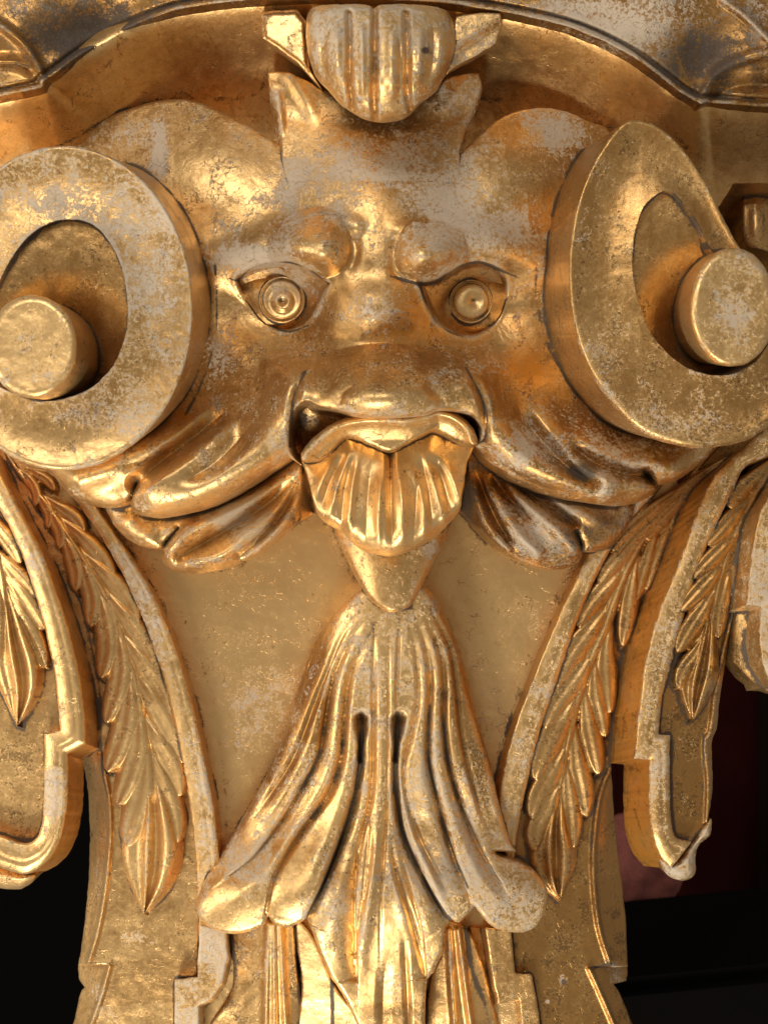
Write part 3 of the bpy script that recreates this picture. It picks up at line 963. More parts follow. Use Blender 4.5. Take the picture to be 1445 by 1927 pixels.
CRE = [  # grooves between folds: points, width, depth
    ([(676, 1152), (644, 1197), (614, 1270), (590, 1331), (571, 1382), (545, 1440), (505, 1500), (470, 1550)], 8, -15),
    ([(699, 1152), (663, 1200), (629, 1270), (610, 1368), (600, 1420), (570, 1480), (530, 1545), (480, 1610), (440, 1640)], 9, -22),
    ([(708, 1165), (680, 1222), (656, 1283), (647, 1359), (640, 1430), (620, 1490), (585, 1540), (550, 1590), (515, 1650), (497, 1715)], 10, -26),
    ([(682, 1340), (680, 1420), (668, 1490), (644, 1572), (611, 1657), (584, 1712), (576, 1732)], 9, -34),
    ([(704, 1170), (703, 1260), (702, 1400), (698, 1500), (676, 1600), (670, 1700), (668, 1760)], 6, -18),
    ([(752, 1165), (748, 1260), (745, 1345)], 5, -12),
    ([(733, 1165), (731, 1340), (729, 1500), (722, 1620), (716, 1720), (715, 1830)], 3.5, -9),
    ([(764, 1155), (782, 1222), (787, 1313), (774, 1380), (760, 1440), (764, 1500), (785, 1570), (815, 1630), (850, 1700)], 8, -16),
    ([(748, 1345), (745, 1400), (744, 1480), (760, 1570), (800, 1657), (832, 1712), (848, 1732)], 9, -34),
    ([(776, 1146), (803, 1222), (811, 1283), (807, 1374), (808, 1435), (822, 1500), (840, 1570), (860, 1630), (880, 1670), (893, 1705)], 9, -24),
    ([(791, 1140), (826, 1221), (836, 1283), (836, 1359), (844, 1435), (862, 1500), (885, 1560), (915, 1620), (940, 1660)], 8, -20),
    ([(800, 1130), (845, 1215), (860, 1300), (868, 1380), (885, 1460), (910, 1540), (935, 1590)], 7, -14),
    ([(735, 1560), (745, 1640), (770, 1720), (790, 1790), (802, 1840)], 8, -22),
    ([(700, 1560), (692, 1650), (676, 1740), (668, 1800)], 6, -16),
    ([(728, 1800), (722, 1860), (720, 1960)], 14, -8), ([(760, 1760), (765, 1850), (770, 1960)], 8, -14),
]
RID = [
    ([(718, 1158), (717, 1300), (716, 1450), (706, 1600), (690, 1720), (676, 1830), (672, 1900)], 8, 17),
    ([(740, 1158), (740, 1260), (738, 1400), (737, 1520), (745, 1640), (762, 1730), (785, 1800)], 8, 15),
    ([(690, 1165), (655, 1240), (636, 1330), (626, 1420), (600, 1490), (555, 1560), (500, 1640), (440, 1690), (410, 1715)], 9, 16),
    ([(668, 1165), (630, 1240), (600, 1330), (585, 1390), (555, 1460), (510, 1530), (460, 1590)], 7, 12),
    ([(670, 1250), (662, 1350), (656, 1440), (635, 1530), (600, 1600), (570, 1670), (545, 1720)], 11, 16),
    ([(640, 1640), (625, 1720), (620, 1790)], 16, 15), ([(690, 1430), (680, 1520), (655, 1610)], 6, 10),
    ([(795, 1225), (797, 1320), (790, 1420), (800, 1500), (830, 1590), (866, 1670)], 10, 15),
    ([(820, 1240), (824, 1340), (826, 1430), (845, 1520), (880, 1600), (930, 1690), (970, 1725)], 10, 16),
    ([(846, 1250), (854, 1350), (868, 1440), (900, 1530), (920, 1590)], 9, 13),
    ([(758, 1460), (772, 1550), (800, 1620), (835, 1690)], 5, 12), ([(775, 1620), (800, 1700), (815, 1780)], 14, 14),
]


def beard_h(x, y, d):
    t = np.clip((y - 1100) / 650.0, 0, 1)
    cx = 735 + 0 * y
    hw = 105 + 275 * t ** 1.35
    u = (x - cx) / hw
    h = 10 + 84 * np.sqrt(np.clip(1 - 0.86 * np.abs(u) ** 2.6, 0.02, 1)) + 52 * ss(y, 1540, 1700)
    h = h - 44 * ss(y, 1690, 1900)
    for p, w, a in CRE:
        h = h + stroke(x, y, p, w * 1.25, a * 0.62, 'v', 'both')
    for p, w, a in RID:
        h = h + stroke(x, y, p, w * 1.45, a * 0.5, 'r', 'both')
    for pts, dep, rch, ref in (
            ([(679, 1400), (668, 1490), (644, 1572), (611, 1657), (584, 1712), (572, 1738)], 20, 26, (700, 1650)),
            ([(745, 1410), (760, 1570), (800, 1657), (832, 1712), (850, 1738)], 20, 26, (760, 1680)),
            ([(656, 1240), (647, 1359), (640, 1430), (620, 1490), (585, 1540), (550, 1590), (515, 1650), (497, 1725)], 9, 20, (560, 1700)),
            ([(629, 1240), (610, 1368), (600, 1420), (570, 1480), (530, 1545), (480, 1610), (430, 1650)], 8, 16, (560, 1560)),
            ([(792, 1190), (811, 1283), (807, 1374), (808, 1435), (822, 1500), (840, 1570), (860, 1630), (893, 1712)], 9, 18, (820, 1640)),
            ([(826, 1221), (836, 1283), (836, 1359), (844, 1435), (862, 1500), (885, 1560), (915, 1620), (945, 1665)], 8, 16, (860, 1600)),
            ([(674, 1560), (670, 1650), (668, 1700), (670, 1780), (672, 1850)], 20, 22, (640, 1700)),
            ([(752, 1600), (775, 1680), (795, 1760), (802, 1845)], 14, 18, (740, 1800)),
            ([(697, 1500), (692, 1600), (680, 1700), (668, 1800)], 8, 14, (660, 1640))):
        h = h + cut(x, y, pts, dep, rch, ref)
    # drilled slots
    for sl in ([(680, 1354), (680, 1385), (677, 1430)], [(749, 1354), (747, 1385), (744, 1430)]):
        dd, t, _ = dist_open(x, y, spline(sl))
        h = h - (46 - 26 * t) * np.exp(-np.clip(dd / (11.5 - 7.0 * ss(t, 0.1, 0.7)), 0, 6) ** 3)
    return h


part("beard", BO, beard_h, res=1.8, zb=-50, V=(690, 1300), R=lambda x, y: 14 - 6 * ss(y, 1500, 1600),
     paint=(0.0, -0.06, -0.02, 0.72), n=5,
     blobs=[('w', 900, 1620, 110, 140, 0.12), ('t', 720, 1350, 80, 260, 0.22), ('t', 730, 1880, 90, 90, -0.35), ('w', 950, 1680, 90, 70, 0.06), ('t', 660, 1250, 40, 100, 0.2),
            ('o', 560, 1300, 25, 120, 0.35), ('o', 500, 1480, 50, 60, 0.3), ('t', 862, 1290, 34, 190, -0.5), ('t', 588, 1280, 34, 140, -0.9), ('t', 525, 1440, 36, 80, -0.7), ('o', 540, 1400, 30, 60, 0.25), ('g', 590, 1270, 26, 130, 0.12), ('o', 600, 1250, 26, 90, 0.25), ('g', 856, 1300, 26, 150, 0.14), ('t', 905, 1460, 24, 80, -0.35),
            ('g', 870, 1500, 40, 160, 0.12), ('g', 700, 1200, 10, 30, 0.2), ('w', 780, 1480, 60, 250, 0.06), ('w', 460, 1640, 90, 90, 0.06),
            ('o', 730, 1860, 60, 80, 0.2), ('t', 980, 1690, 60, 60, -0.2), ('o', 780, 1640, 20, 110, 0.2)],
     seams=[([(680, 1345), (680, 1420), (672, 1480)], 8, 1.0), ([(748, 1345), (745, 1420), (744, 1490)], 8, 1.0),
            ([(672, 1480), (644, 1572), (611, 1657), (584, 1712), (576, 1732)], 4, 0.75),
            ([(744, 1490), (760, 1570), (800, 1657), (832, 1712), (848, 1732)], 4.5, 0.85),
            ([(610, 1368), (600, 1420), (570, 1480), (530, 1545)], 4, 0.35), ([(647, 1359), (640, 1430), (620, 1490), (585, 1540)], 4, 0.4),
            *[(c[0], c[1] * 0.8, 0.22) for c in CRE[:13]],
            ([(811, 1283), (807, 1374), (808, 1435), (822, 1500), (840, 1570), (880, 1670)], 4, 0.4),
            ([(834, 1283), (836, 1359), (844, 1435), (862, 1500)], 4, 0.35)])

# --- chin
part("chin", [(622, 960), (630, 1000), (655, 1060), (688, 1118), (712, 1142), (740, 1152), (772, 1140), (790, 1108), (818, 1055), (848, 985), (850, 950)],
     lambda x, y, d: 40 + 75 * np.sqrt(np.clip(1 - ((x - 738) / (125 - 0.30 * (y - 960))) ** 2, 0.0, 1)) + 10 * ss(y, 1000, 1120), res=2, zb=-50, R=10,
     V=(735, 1100), paint=(0.0, -0.1, -0.1, 0.55), blobs=[('w', 810, 1030, 25, 20, 0.2), ('o', 645, 1030, 14, 50, 0.4)], seam=0.25)

# ------------------------------------------------------------------ head
HO = [(60, 420), (110, 300), (150, 255), (190, 226), (235, 207), (290, 191), (350, 187), (400, 203), (450, 228), (495, 254), (527, 272, 1), (600, 262), (800, 262),
      (866, 290, 1), (900, 255), (950, 218), (1010, 203), (1065, 210), (1110, 230), (1150, 250), (1220, 350), (1300, 600), (1390, 780),
      (1350, 838), (1328, 862), (1303, 884), (1275, 903), (1252, 911), (1237, 912, 1), (1212, 889, 1), (1236, 920, 1), (1225, 932), (1206, 943), (1180, 950),
      (1144, 952), (1102, 946), (1067, 941), (1033, 932), (981, 912), (946, 893), (915, 866), (893, 836, 1), (870, 866), (740, 905),
      (600, 890), (546, 862, 1), (515, 882), (480, 906), (440, 932), (398, 954), (349, 968), (304, 975), (274, 972), (252, 962), (246, 948, 1),
      (258, 908, 1), (240, 944, 1), (211, 956), (180, 953), (148, 943), (121, 919), (98, 888), (60, 820)]
ALM_L = [(445, 528), (470, 508), (505, 497), (545, 495), (585, 510), (618, 534, 1), (600, 572), (580, 603), (545, 622), (508, 612), (475, 578)]
ALM_R = [(788, 532, 1), (820, 528), (845, 512), (872, 499), (905, 494), (935, 506), (952, 530), (948, 565), (930, 605), (890, 632), (845, 622), (812, 590)]
PAL, PAR = spline(ALM_L, True), spline(ALM_R, True)
MOUTH = [(553, 785), (560, 768), (578, 757), (600, 768), (642, 775), (672, 784), (715, 786), (794, 782), (824, 773), (862, 776), (888, 784),
         (902, 802), (902, 822), (890, 838), (870, 870), (740, 890), (600, 880), (556, 860), (548, 820)]
PM = spline(MOUTH, True)


def head_h(x, y, d=None):
    h = 105 + 150 * G(x, y, 725, 545, 350, 350)
    h += 42 * G(x, y, 370, 330, 160, 130) + 42 * G(x, y, 965, 330, 145, 130)
    h += 26 * G(x, y, 700, 330, 110, 130)
    h -= 6 * G(x, y, 520, 330, 50, 120) + 7 * G(x, y, 865, 340, 50, 120)
    # eye sockets
    h -= 62 * G(x, y, 520, 580, 95, 62) + 62 * G(x, y, 890, 585, 95, 62)
    # brows
    h += strokes(x, y, [([(400, 490), (450, 478), (500, 455), (545, 450), (600, 462)], 36, 20, 'r', 'none'),
                        ([(1010, 490), (960, 470), (910, 448), (850, 450), (800, 478)], 36, 20, 'r', 'none')])
    for cx, cy, rx, ry, a in ((604, 470, 58, 54, 44), (794, 482, 52, 48, 40)):
        rxx = np.where((x < cx) == (cx < 700), rx * 1.75, rx)
        ryy = np.where(y < cy, ry * 1.5, ry)
        r2 = ((x - cx) / rxx) ** 2 + ((y - cy) / ryy) ** 2
        h += a * (np.clip(1 - r2, 0, 1)) ** 1.05
    h -= stroke(x, y, [(655, 430), (668, 470), (655, 520)], 11, 9)
    h -= stroke(x, y, [(748, 440), (740, 480), (745, 515), (780, 532)], 10, 9)
    h += stroke(x, y, [(612, 410), (650, 416), (690, 436)], 16, 7) + stroke(x, y, [(800, 416), (765, 424), (735, 445)], 16, 7)
    # bridge and muzzle
    h += 24 * G(x, y, 705, 590, 90, 70)
    h -= 8 * G(x, y, 700, 520, 60, 30)
    h += strokes(x, y, [([(415, 600), (470, 640), (540, 655), (620, 648), (700, 640), (790, 648), (870, 660), (950, 650), (1000, 610)], 38, -22, 'r', 'both')])
    h += 84 * G(x, y, 728, 760, 190, 85)
    h += 40 * (np.clip(1 - ((x - 730) / 200) ** 2 - ((y - 768) / 122) ** 2, 0, 1)) ** 0.85
    h += 70 * ss(y, 720, 900) * (1 - G(x, y, 725, 850, 190, 400))
    h -= 10 * G(x, y, 600, 720, 40, 30)
    # rolled upper lip
    h += strokes(x, y, [([(590, 752), (640, 756), (690, 752), (750, 750), (810, 750), (880, 748)], 30, 10, 'r', 'both'),
                        ([(638, 770), (645, 742), (672, 722)], 13, -9, 'r', 'both'), ([(838, 772), (824, 745), (795, 722)], 9, -6, 'r', 'both')])
    # cheek leaves, left: broad folds ending in lobes
    h += strokes(x, y, [
        ([(552, 735), (530, 790), (495, 840), (440, 880), (370, 915), (290, 935)], 44, 44, 'r', 'none'),
        ([(440, 785), (398, 828), (352, 868), (300, 898), (268, 915)], 22, 24, 'r', 'start'),
        ([(480, 790), (430, 850), (380, 888), (330, 905)], 17, -16, 'r', 'both'),
        ([(430, 770), (375, 815), (315, 860), (258, 910)], 16, -34, 'r', 'start'),
        ([(400, 780), (340, 815), (275, 845), (205, 880), (150, 900)], 30, 30, 'r', 'start'),
        ([(340, 850), (280, 866), (210, 880)], 14, -8, 'r', 'both'),
        ([(571, 700), (556, 740), (551, 790), (556, 840)], 10, -20, 'r', 'start'),
        # right
        ([(890, 725), (925, 790), (960, 840), (1010, 876), (1070, 905), (1130, 922)], 42, 44, 'r', 'none'),
        ([(1000, 740), (1040, 800), (1080, 850), (1130, 890), (1190, 915)], 28, 22, 'r', 'start'),
        ([(970, 760), (1010, 820), (1060, 872), (1120, 912)], 15, -24, 'r', 'start'),
        ([(1050, 790), (1110, 830), (1180, 860), (1260, 880)], 28, 26, 'r', 'start'),
        ([(1060, 825), (1110, 865), (1160, 888), (1215, 896)], 14, -28, 'r', 'start'),
        ([(878, 694), (900, 735), (913, 780), (908, 825)], 9, -18, 'r', 'start'),
        ([(905, 830), (930, 862), (975, 895), (1030, 918), (1080, 930)], 9, -10, 'r', 'start')])
    # sharp creases at the lids
    sl, sr = sdf(x, y, PAL), sdf(x, y, PAR)
    h -= 25 * ss(sl, -3, 9) + 25 * ss(sr, -3, 9)
    h += 9 * ss(-sl, -2, 2) * G(x, y, 535, 478, 95, 26) + 9 * ss(-sr, -2, 2) * G(x, y, 880, 476, 95, 26)
    h += 2 * np.exp(-((sl + 5) / 5) ** 2) + 2 * np.exp(-((sr + 5) / 5) ** 2)
    # mouth cavity
    sm = sdf(x, y, PM)
    h -= 115 * ss(sm, -5, 10)
    return h


head = part("head", HO, head_h, res=1.9, zb=-40, V=(725, 900), R=lambda x, y: 5 + 26 * ss(y, 700, 850), n=5,
     paint=(0.0, 0.12, -0.06, 0.46),
     blobs=[('w', 700, 340, 170, 110, 0.10), ('o', 590, 560, 30, 30, 0.3), ('o', 560, 480, 20, 14, 0.2), ('o', 900, 600, 60, 40, 0.25), ('o', 530, 610, 60, 30, 0.2), ('g', 725, 655, 150, 22, 0.10), ('t', 725, 690, 250, 60, -0.12), ('t', 600, 300, 70, 90, 0.35), ('o', 700, 320, 120, 90, -0.15), ('t', 350, 300, 90, 90, 0.15),  # shadow arc above the muzzle painted by the grime and tone blobs
            ('o', 480, 320, 30, 100, 0.15), ('w', 260, 260, 80, 40, 0.10), ('w', 300, 290, 16, 70, 0.2), ('w', 545, 390, 20, 120, 0.10),
            ('w', 860, 370, 70, 90, 0.13), ('w', 1050, 260, 50, 60, 0.15), ('w', 960, 430, 60, 40, 0.12), ('o', 980, 330, 60, 90, 0.18),
            ('w', 470, 485, 50, 22, 0.24), ('w', 430, 440, 40, 60, 0.08), ('w', 690, 585, 45, 35, 0.15),
            ('o', 725, 640, 260, 50, 0.32), ('o', 1000, 700, 60, 50, 0.45), ('o', 760, 560, 60, 60, 0.3), ('o', 990, 560, 40, 70, 0.22),
            ('o', 430, 640, 50, 60, 0.25), ('o', 350, 780, 30, 20, 0.5), ('g', 725, 720, 110, 30, 0.10), ('o', 480, 720, 90, 50, 0.25),
            ('t', 340, 900, 170, 70, 0.16), ('o', 340, 900, 170, 60, -0.2), ('t', 520, 790, 40, 60, 0.3), ('w', 990, 840, 40, 60, 0.14),
            ('w', 1110, 860, 120, 60, 0.10), ('g', 1110, 870, 140, 70, 0.22), ('t', 1100, 860, 150, 90, -0.30), ('o', 930, 850, 30, 50, 0.3),
            ('g', 1095, 890, 30, 20, 0.3), ('g', 570, 800, 20, 40, 0.45), ('t', 600, 465, 45, 45, 0.3), ('t', 795, 475, 45, 45, 0.2),  # dark of the mouth cavity's left corner painted through the grime channel
            ('t', 720, 760, 80, 14, 0.3), ('o', 600, 465, 50, 50, -0.25), ('o', 720, 760, 150, 30, -0.25), ('w', 410, 680, 30, 60, 0.15)],  # highlight along the upper lip painted as lighter tone
     seams=[([(432, 524), (448, 527), (470, 507), (505, 496), (545, 494), (585, 509), (618, 534)], 4, 0.75),
            ([(448, 527), (475, 578), (508, 612), (545, 624), (580, 612)], 3.5, 0.6), ([(618, 534), (600, 572)], 3, 0.5),
            ([(735, 520), (788, 534), (820, 530), (845, 513), (872, 499), (905, 494), (940, 508), (972, 521)], 6, 0.7),
            ([(788, 534), (812, 592), (845, 624), (890, 634), (930, 608), (955, 560)], 5, 0.55),
            ([(405, 500), (408, 560), (405, 640), (380, 720), (350, 780)], 5, 0.7),
            ([(1008, 500), (1010, 570), (1030, 650), (1060, 700), (1110, 760), (1170, 810)], 8, 0.5),
            ([(574, 700), (556, 740), (549, 780), (546, 840)], 6, 0.7), ([(876, 692), (900, 735), (915, 780), (912, 825), (893, 836)], 4, 0.8),
            ([(655, 420), (668, 470), (655, 520)], 4, 0.35), ([(258, 905), (245, 948)], 5, 0.6), ([(1210, 888), (1238, 914)], 4, 0.6)])


def eye(cx, cy, r, poly, px, py, label, pup=1):
    P = [(a[0], a[1]) for a in poly]
    # eyeball filling the lids
    def bh(x, y, d):
        rr = ((x - cx) / 118.0) ** 2 + ((y - cy) / 84.0) ** 2
        base = head_h(np.array([cx * 1.0]), np.array([cy - 0.0]))[0]
        return base + 2 + 92 * np.sqrt(np.clip(1 - rr, 0, 1)) - 57
    inner = spline(poly, True)
    c0 = inner.mean(0)
    pts = [tuple(c0 + (p - c0) * 1.02) + (1,) for p in inner]
    ball = part("eye", pts, bh, res=1.3, zb=60, V=(700, 700), paint=(-0.08, 0.12, -0.06, 0.5), seam=0.25, label=label)
    base0 = head_h(np.array([cx * 1.0]), np.array([cy * 1.0]))[0] + 32

    def ih(x, y, d):
        rr = np.hypot(x - cx, y - cy)
        rp = np.hypot(x - px, y - py)
        h = base0 + 7 + 5 * np.sqrt(np.clip(1 - (rr / r) ** 2, 0, 1))
        h -= 7 * np.exp(-((rr - (r - 4.5)) / 2.6) ** 2)
        if pup > 0:
            h -= 5 * ss(r - rr, 6, 22)
            h += 8 * np.exp(-((rp - 12) / 8.5) ** 2)
        else:
            h += 7 * np.sqrt(np.clip(1 - (rr / (r - 6)) ** 2, 0, 1)) - 8 * np.exp(-(rp / 14.0) ** 2)
        return h
    th = np.linspace(0, 2 * np.pi, 40, endpoint=False)
    part("iris", [(cx + r * math.cos(a), cy + r * 1.03 * math.sin(a)) for a in th], ih, res=1.0, zb=90, V=(700, 700), R=2,
         paint=(-0.02, -0.05, -0.1, 0.6), parent=ball, rough_h=0.4, curved=False, jit=0.5,
         blobs=[('g', px - 3, py - 2, 8, 8, 0.5)],
         seams=[([(cx + (r - 6) * math.cos(a), cy + (r - 6) * math.sin(a)) for a in np.linspace(0, 6.28, 24)], 2.2, 0.55)])


eye(531, 564, 43, ALM_L, 532, 568, "left eye, ringed pupil catching the light")
eye(886, 567, 40, ALM_R, 893, 567, "right eye with a shallow dented pupil", -1)

# --- crown collar, wings and shell
def collar_h(x, y, d):
    rise = 1 - ss(y, 200, 380)
    h = head_h(x, y) + 12 * rise - 1.5 + 34 * (1 - ss(y, 130, 230))
    h += strokes(x, y, [([(545, 140), (575, 190), (600, 240)], 14, 6, 'r', 'end'), ([(880, 145), (850, 190), (820, 220)], 14, 6, 'r', 'end'),
                        ([(520, 160), (528, 220), (530, 260)], 7, 8, 'r', 'both')])
    return h


part("crown_collar", [(505, 137, 1), (530, 135), (548, 138), (576, 152), (604, 165), (650, 180), (800, 180), (838, 150), (876, 139), (900, 138, 1),
              (907, 165), (900, 200), (880, 245), (864, 285, 1), (862, 350), (830, 400), (720, 415), (600, 400), (545, 350), (527, 275, 1), (516, 235), (508, 190)],
     collar_h, res=2, zb=60, V=(700, 600), R=lambda x, y: 2 + 15 * (1 - ss(y, 230, 300)) * ss(y, 150, 190), paint=(0.0, 0.12, -0.06, 0.46),
     blobs=[('w', 700, 340, 170, 110, 0.10), ('w', 700, 330, 130, 100, 0.09), ('t', 600, 300, 70, 90, 0.35), ('o', 700, 320, 120, 90, -0.15),
            ('w', 545, 390, 20, 120, 0.10), ('w', 860, 370, 70, 90, 0.13), ('w', 700, 160, 250, 50, 0.05), ('t', 570, 250, 30, 50, 0.3), ('o', 700, 170, 250, 60, -0.15)])
part("crown_wing", [(491, 24), (515, 20), (560, 18), (577, 40), (582, 130), (604, 165), (560, 118), (525, 92), (495, 72)],
     lambda x, y, d: 268 - 14 * ss(9 - d, 0, 6), res=1.8, zb=150, V=(760, 400), curved=False, R=2,
     paint=(0.0, -0.1, 0.08, 0.72), label="left wing beside the crown shell")
part("crown_wing", [(858, 31), (906, 24), (941, 25), (945, 46), (932, 82), (900, 102), (850, 128), (840, 140), (848, 100)],
     lambda x, y, d: 268 - 18 * ss((y - 30) * 0.55 + (x - 860) * 0.35, 28, 40), res=1.8, zb=150, V=(640, 400), curved=False, R=2,
     paint=(0.05, -0.05, 0.08, 0.7), label="right wing beside the crown shell")
SH = [(576, 40), (585, 18), (605, 10), (668, 7), (693, 10), (703, 17, 1), (715, 10), (740, 8), (789, 9), (834, 17), (849, 32), (856, 69), (852, 104),
      (838, 138), (820, 173), (792, 194), (771, 216), (747, 228), (709, 231), (675, 220), (643, 199), (620, 174), (598, 150), (587, 125), (578, 86)]


def shell_h(x, y, d):
    h = 282 + 96 * np.sqrt(np.clip(1 - ((x - 714) / 150) ** 2 - ((y - 95) / 150.0) ** 2 * 0.85, 0, 1)) + 14 * G(x, y, 714, 150, 90, 40)
    h += strokes(x, y, [([(657, 25), (659, 90), (658, 150), (664, 205)], 7, -17, 'r', 'none'), ([(706, 18), (705, 100), (704, 180), (706, 225)], 7, -20, 'r', 'none'),
                        ([(764, 25), (766, 100), (766, 160), (772, 205)], 7, -17, 'r', 'none'), ([(814, 40), (816, 100), (805, 160)], 8, -10, 'r', 'both'),
                        ([(610, 40), (606, 100), (616, 150)], 7, -6, 'r', 'both'), ([(680, 30), (682, 110), (682, 200)], 6, 7, 'r', 'both'),
                        ([(632, 30), (632, 110), (640, 170)], 12, 10, 'r', 'both'), ([(740, 30), (738, 110), (738, 200)], 12, 9, 'r', 'both'),
                        ([(790, 40), (790, 110), (785, 170)], 9, 8, 'r', 'both'), ([(750, 60), (754, 120), (752, 180)], 4, -6, 'r', 'both')])
    return h


part("crown_shell", SH, shell_h, res=1.5, zb=220, V=(714, 200), R=24, paint=(0.03, -0.18, -0.05, 0.7),
     blobs=[('t', 720, 150, 100, 45, 0.3), ('w', 700, 60, 130, 50, 0.10), ('g', 720, 205, 80, 18, 0.15), ('g', 800, 95, 10, 8, 0.6), ('o', 800, 60, 40, 30, 0.2)],  # painted highlight on the lower bulge, painted shade on the underside
     seams=[([(659, 40), (659, 156), (660, 190)], 3, 0.4), ([(706, 24), (704, 180)], 3, 0.3), ([(765, 35), (766, 170)], 3, 0.35)])

# ------------------------------------------------------------------ horns: scrolls with knobs
def scroll(outer, recess, hface, hfloor, zb, V, Vr, paint, blobs, knob, kV, kh, kpaint, kblobs, label, tilt, R, recess_shade):
    PO, PR = spline(outer, True), spline(recess, True)
    F = lambda x, y: np.minimum(sdf(x, y, PO), -sdf(x, y, PR))

    def fh(x, y, d):
        do = np.maximum(sdf(x, y, PO), 0)
        dr = np.maximum(-sdf(x, y, PR), 0)
        u = do / (do + dr + 1e-6)
        h = hface(x, y) - 9 * np.sin(np.pi * u) + 3
        Re = R(x, y)
        k = np.clip(do / Re, 0, 1)
        h -= Re * (1 - np.sqrt(np.maximum(1 - (1 - k) ** 2, 0)))
        return h
    bb = (max(PO[:, 0].min(), -50), PO[:, 1].min(), min(PO[:, 0].max(), 1495), PO[:, 1].max())
    ring = part("scroll_horn", F, fh, res=1.9, zb=zb, V=V, bbox=bb, paint=paint, blobs=blobs, edge_wear=0.05, label=label,
                seams=[([tuple(p) for p in PR[::4]] + [tuple(PR[0])], 3.0, 0.5)] + recess_shade)
    c = PR.mean(0)
    part("scroll_recess", [tuple(c + (p - c) * 1.06) + (1,) for p in PR], hfloor, res=2.5, zb=zb + 20, V=V, parent=ring,
         paint=(-0.12, -0.05, 0.0, 0.30), seams=[([tuple(p) for p in PR[::4]] + [tuple(PR[0])], 10, 0.22)] + recess_shade)
    th = np.linspace(0, 2 * np.pi, 72, endpoint=False)
    kx, ky, rx, ry = knob
    part("scroll_knob", [(kx + rx * math.cos(a), ky + ry * math.sin(a)) for a in th],
         lambda x, y, d: kh + 4 * ss(d, 0, 14) - 3 * np.clip(1 - ((x - kx) / rx) ** 2 - ((y - ky) / ry) ** 2, 0, 1), res=1.9, zb=180,
         V=kV, parent=ring, R=8, curved=False, paint=kpaint, blobs=kblobs, edge_wear=0.02)
    return ring


th = np.linspace(0, 2 * np.pi, 30, endpoint=False)
OL = [(120 + 243 * math.cos(a), 580 + 305 * math.sin(a)) for a in th]
RL = [(0, 528), (20, 490), (55, 445), (100, 418), (150, 414), (190, 435), (220, 480), (238, 540), (240, 610), (222, 672), (190, 715), (140, 745), (80, 754),
      (30, 742), (-30, 700), (-40, 600)]
scroll(OL, RL, lambda x, y: 345 - 0.06 * (x - 120) - 0.03 * (y - 580), lambda x, y, d: 337 - 0.06 * (x - 120) - 0.03 * (y - 580) - 120 * G(x, y, 130, 680, 85, 100), 90,
       (705, 500), None, (0.065, -0.10, -0.03, 0.52),
       [('w', 180, 420, 140, 100, 0.04), ('w', 300, 560, 40, 120, 0.06), ('g', 180, 770, 60, 30, 0.3), ('g', 310, 480, 16, 40, 0.25),
        ('t', 150, 850, 200, 40, 0.35), ('o', 60, 790, 100, 40, 0.22), ('w', 80, 830, 150, 40, -0.12), ('g', 40, 620, 120, 160, 0.0)],  # lit bottom edge of the scroll painted as lighter tone
       (62, 652, 84, 97), (560, 800), 425, (0.02, -0.2, -0.1, 0.72), [('t', 60, 600, 70, 50, 0.25), ('t', 130, 690, 30, 60, 0.4)],  # light on the knob's face and rim painted as lighter tone
       "left scroll horn with flaked pale gilding", 0, lambda x, y: 5 + 5 * ss(y, 700, 860),
       [([(190, 600), (190, 660), (160, 710), (110, 742)], 20, 0.30)])  # shadow beside the knob painted dark into the recess
OR = [(1165, 238), (1200, 226), (1245, 243), (1290, 288), (1330, 350), (1365, 420), (1400, 480), (1450, 540), (1490, 620), (1500, 700), (1470, 780),
      (1410, 825), (1350, 841), (1290, 842), (1210, 815), (1150, 760), (1105, 690), (1080, 610), (1070, 520), (1075, 440), (1090, 370), (1120, 300)]
RRr = [(1245, 360), (1280, 378), (1315, 425), (1345, 480), (1420, 520), (1455, 600), (1440, 655), (1410, 688), (1360, 706), (1300, 696), (1250, 660), (1215, 610), (1195, 545),
       (1190, 480), (1205, 400)]
scroll(OR, RRr, lambda x, y: 345 + 0.05 * (x - 1270) - 0.02 * (y - 540), lambda x, y, d: 337 + 0.05 * (x - 1270) - 0.02 * (y - 540) - 120 * G(x, y, 1325, 625, 75, 105), 90,
       (555, 640), None, (-0.02, 0.04, 0.02, 0.30),
       [('w', 1110, 420, 30, 80, 0.08), ('w', 1300, 790, 120, 30, 0.10), ('o', 1120, 600, 50, 100, 0.22), ('t', 1200, 810, 100, 40, 0.4),  # highlight on the lower left rim painted as lighter tone
        ('t', 1110, 680, 40, 100, 0.25), ('t', 1250, 280, 100, 60, -0.05), ('g', 1120, 480, 30, 30, 0.18), ('w', 1330, 740, 80, 40, 0.08),
        ('o', 1090, 400, 16, 60, 0.3), ('g', 1240, 700, 16, 16, 0.25)],
       (1378, 578, 80, 112), (930, 640), 420, (0.0, -0.06, -0.1, 0.62), [('w', 1385, 590, 45, 70, 0.13), ('t', 1310, 620, 30, 60, 0.35), ('g', 1440, 600, 20, 40, 0.2)],  # lit left side of the knob painted as lighter tone
       "right scroll horn, smoother brown gold with a highlight painted on its lower rim", 0, lambda x, y: 6 + 12 * ss(y, 560, 760),
       [([(1215, 560), (1240, 620), (1290, 665)], 12, 0.3)])  # shade on the recess's left side painted dark

# ------------------------------------------------------------------ lower cheek leaves
CLL = [(199, 950), (206, 970), (214, 986), (235, 1010), (259, 1026), (287, 1034), (302, 1034), (310, 1020, 1), (336, 994, 1), (314, 1024, 1), (304, 1040), (309, 1061), (325, 1073), (356, 1080), (398, 1076),
       (439, 1064), (481, 1043), (515, 1018), (550, 991), (592, 966, 1), (584, 940), (572, 900), (568, 868), (590, 830), (500, 820), (300, 900), (210, 920)]


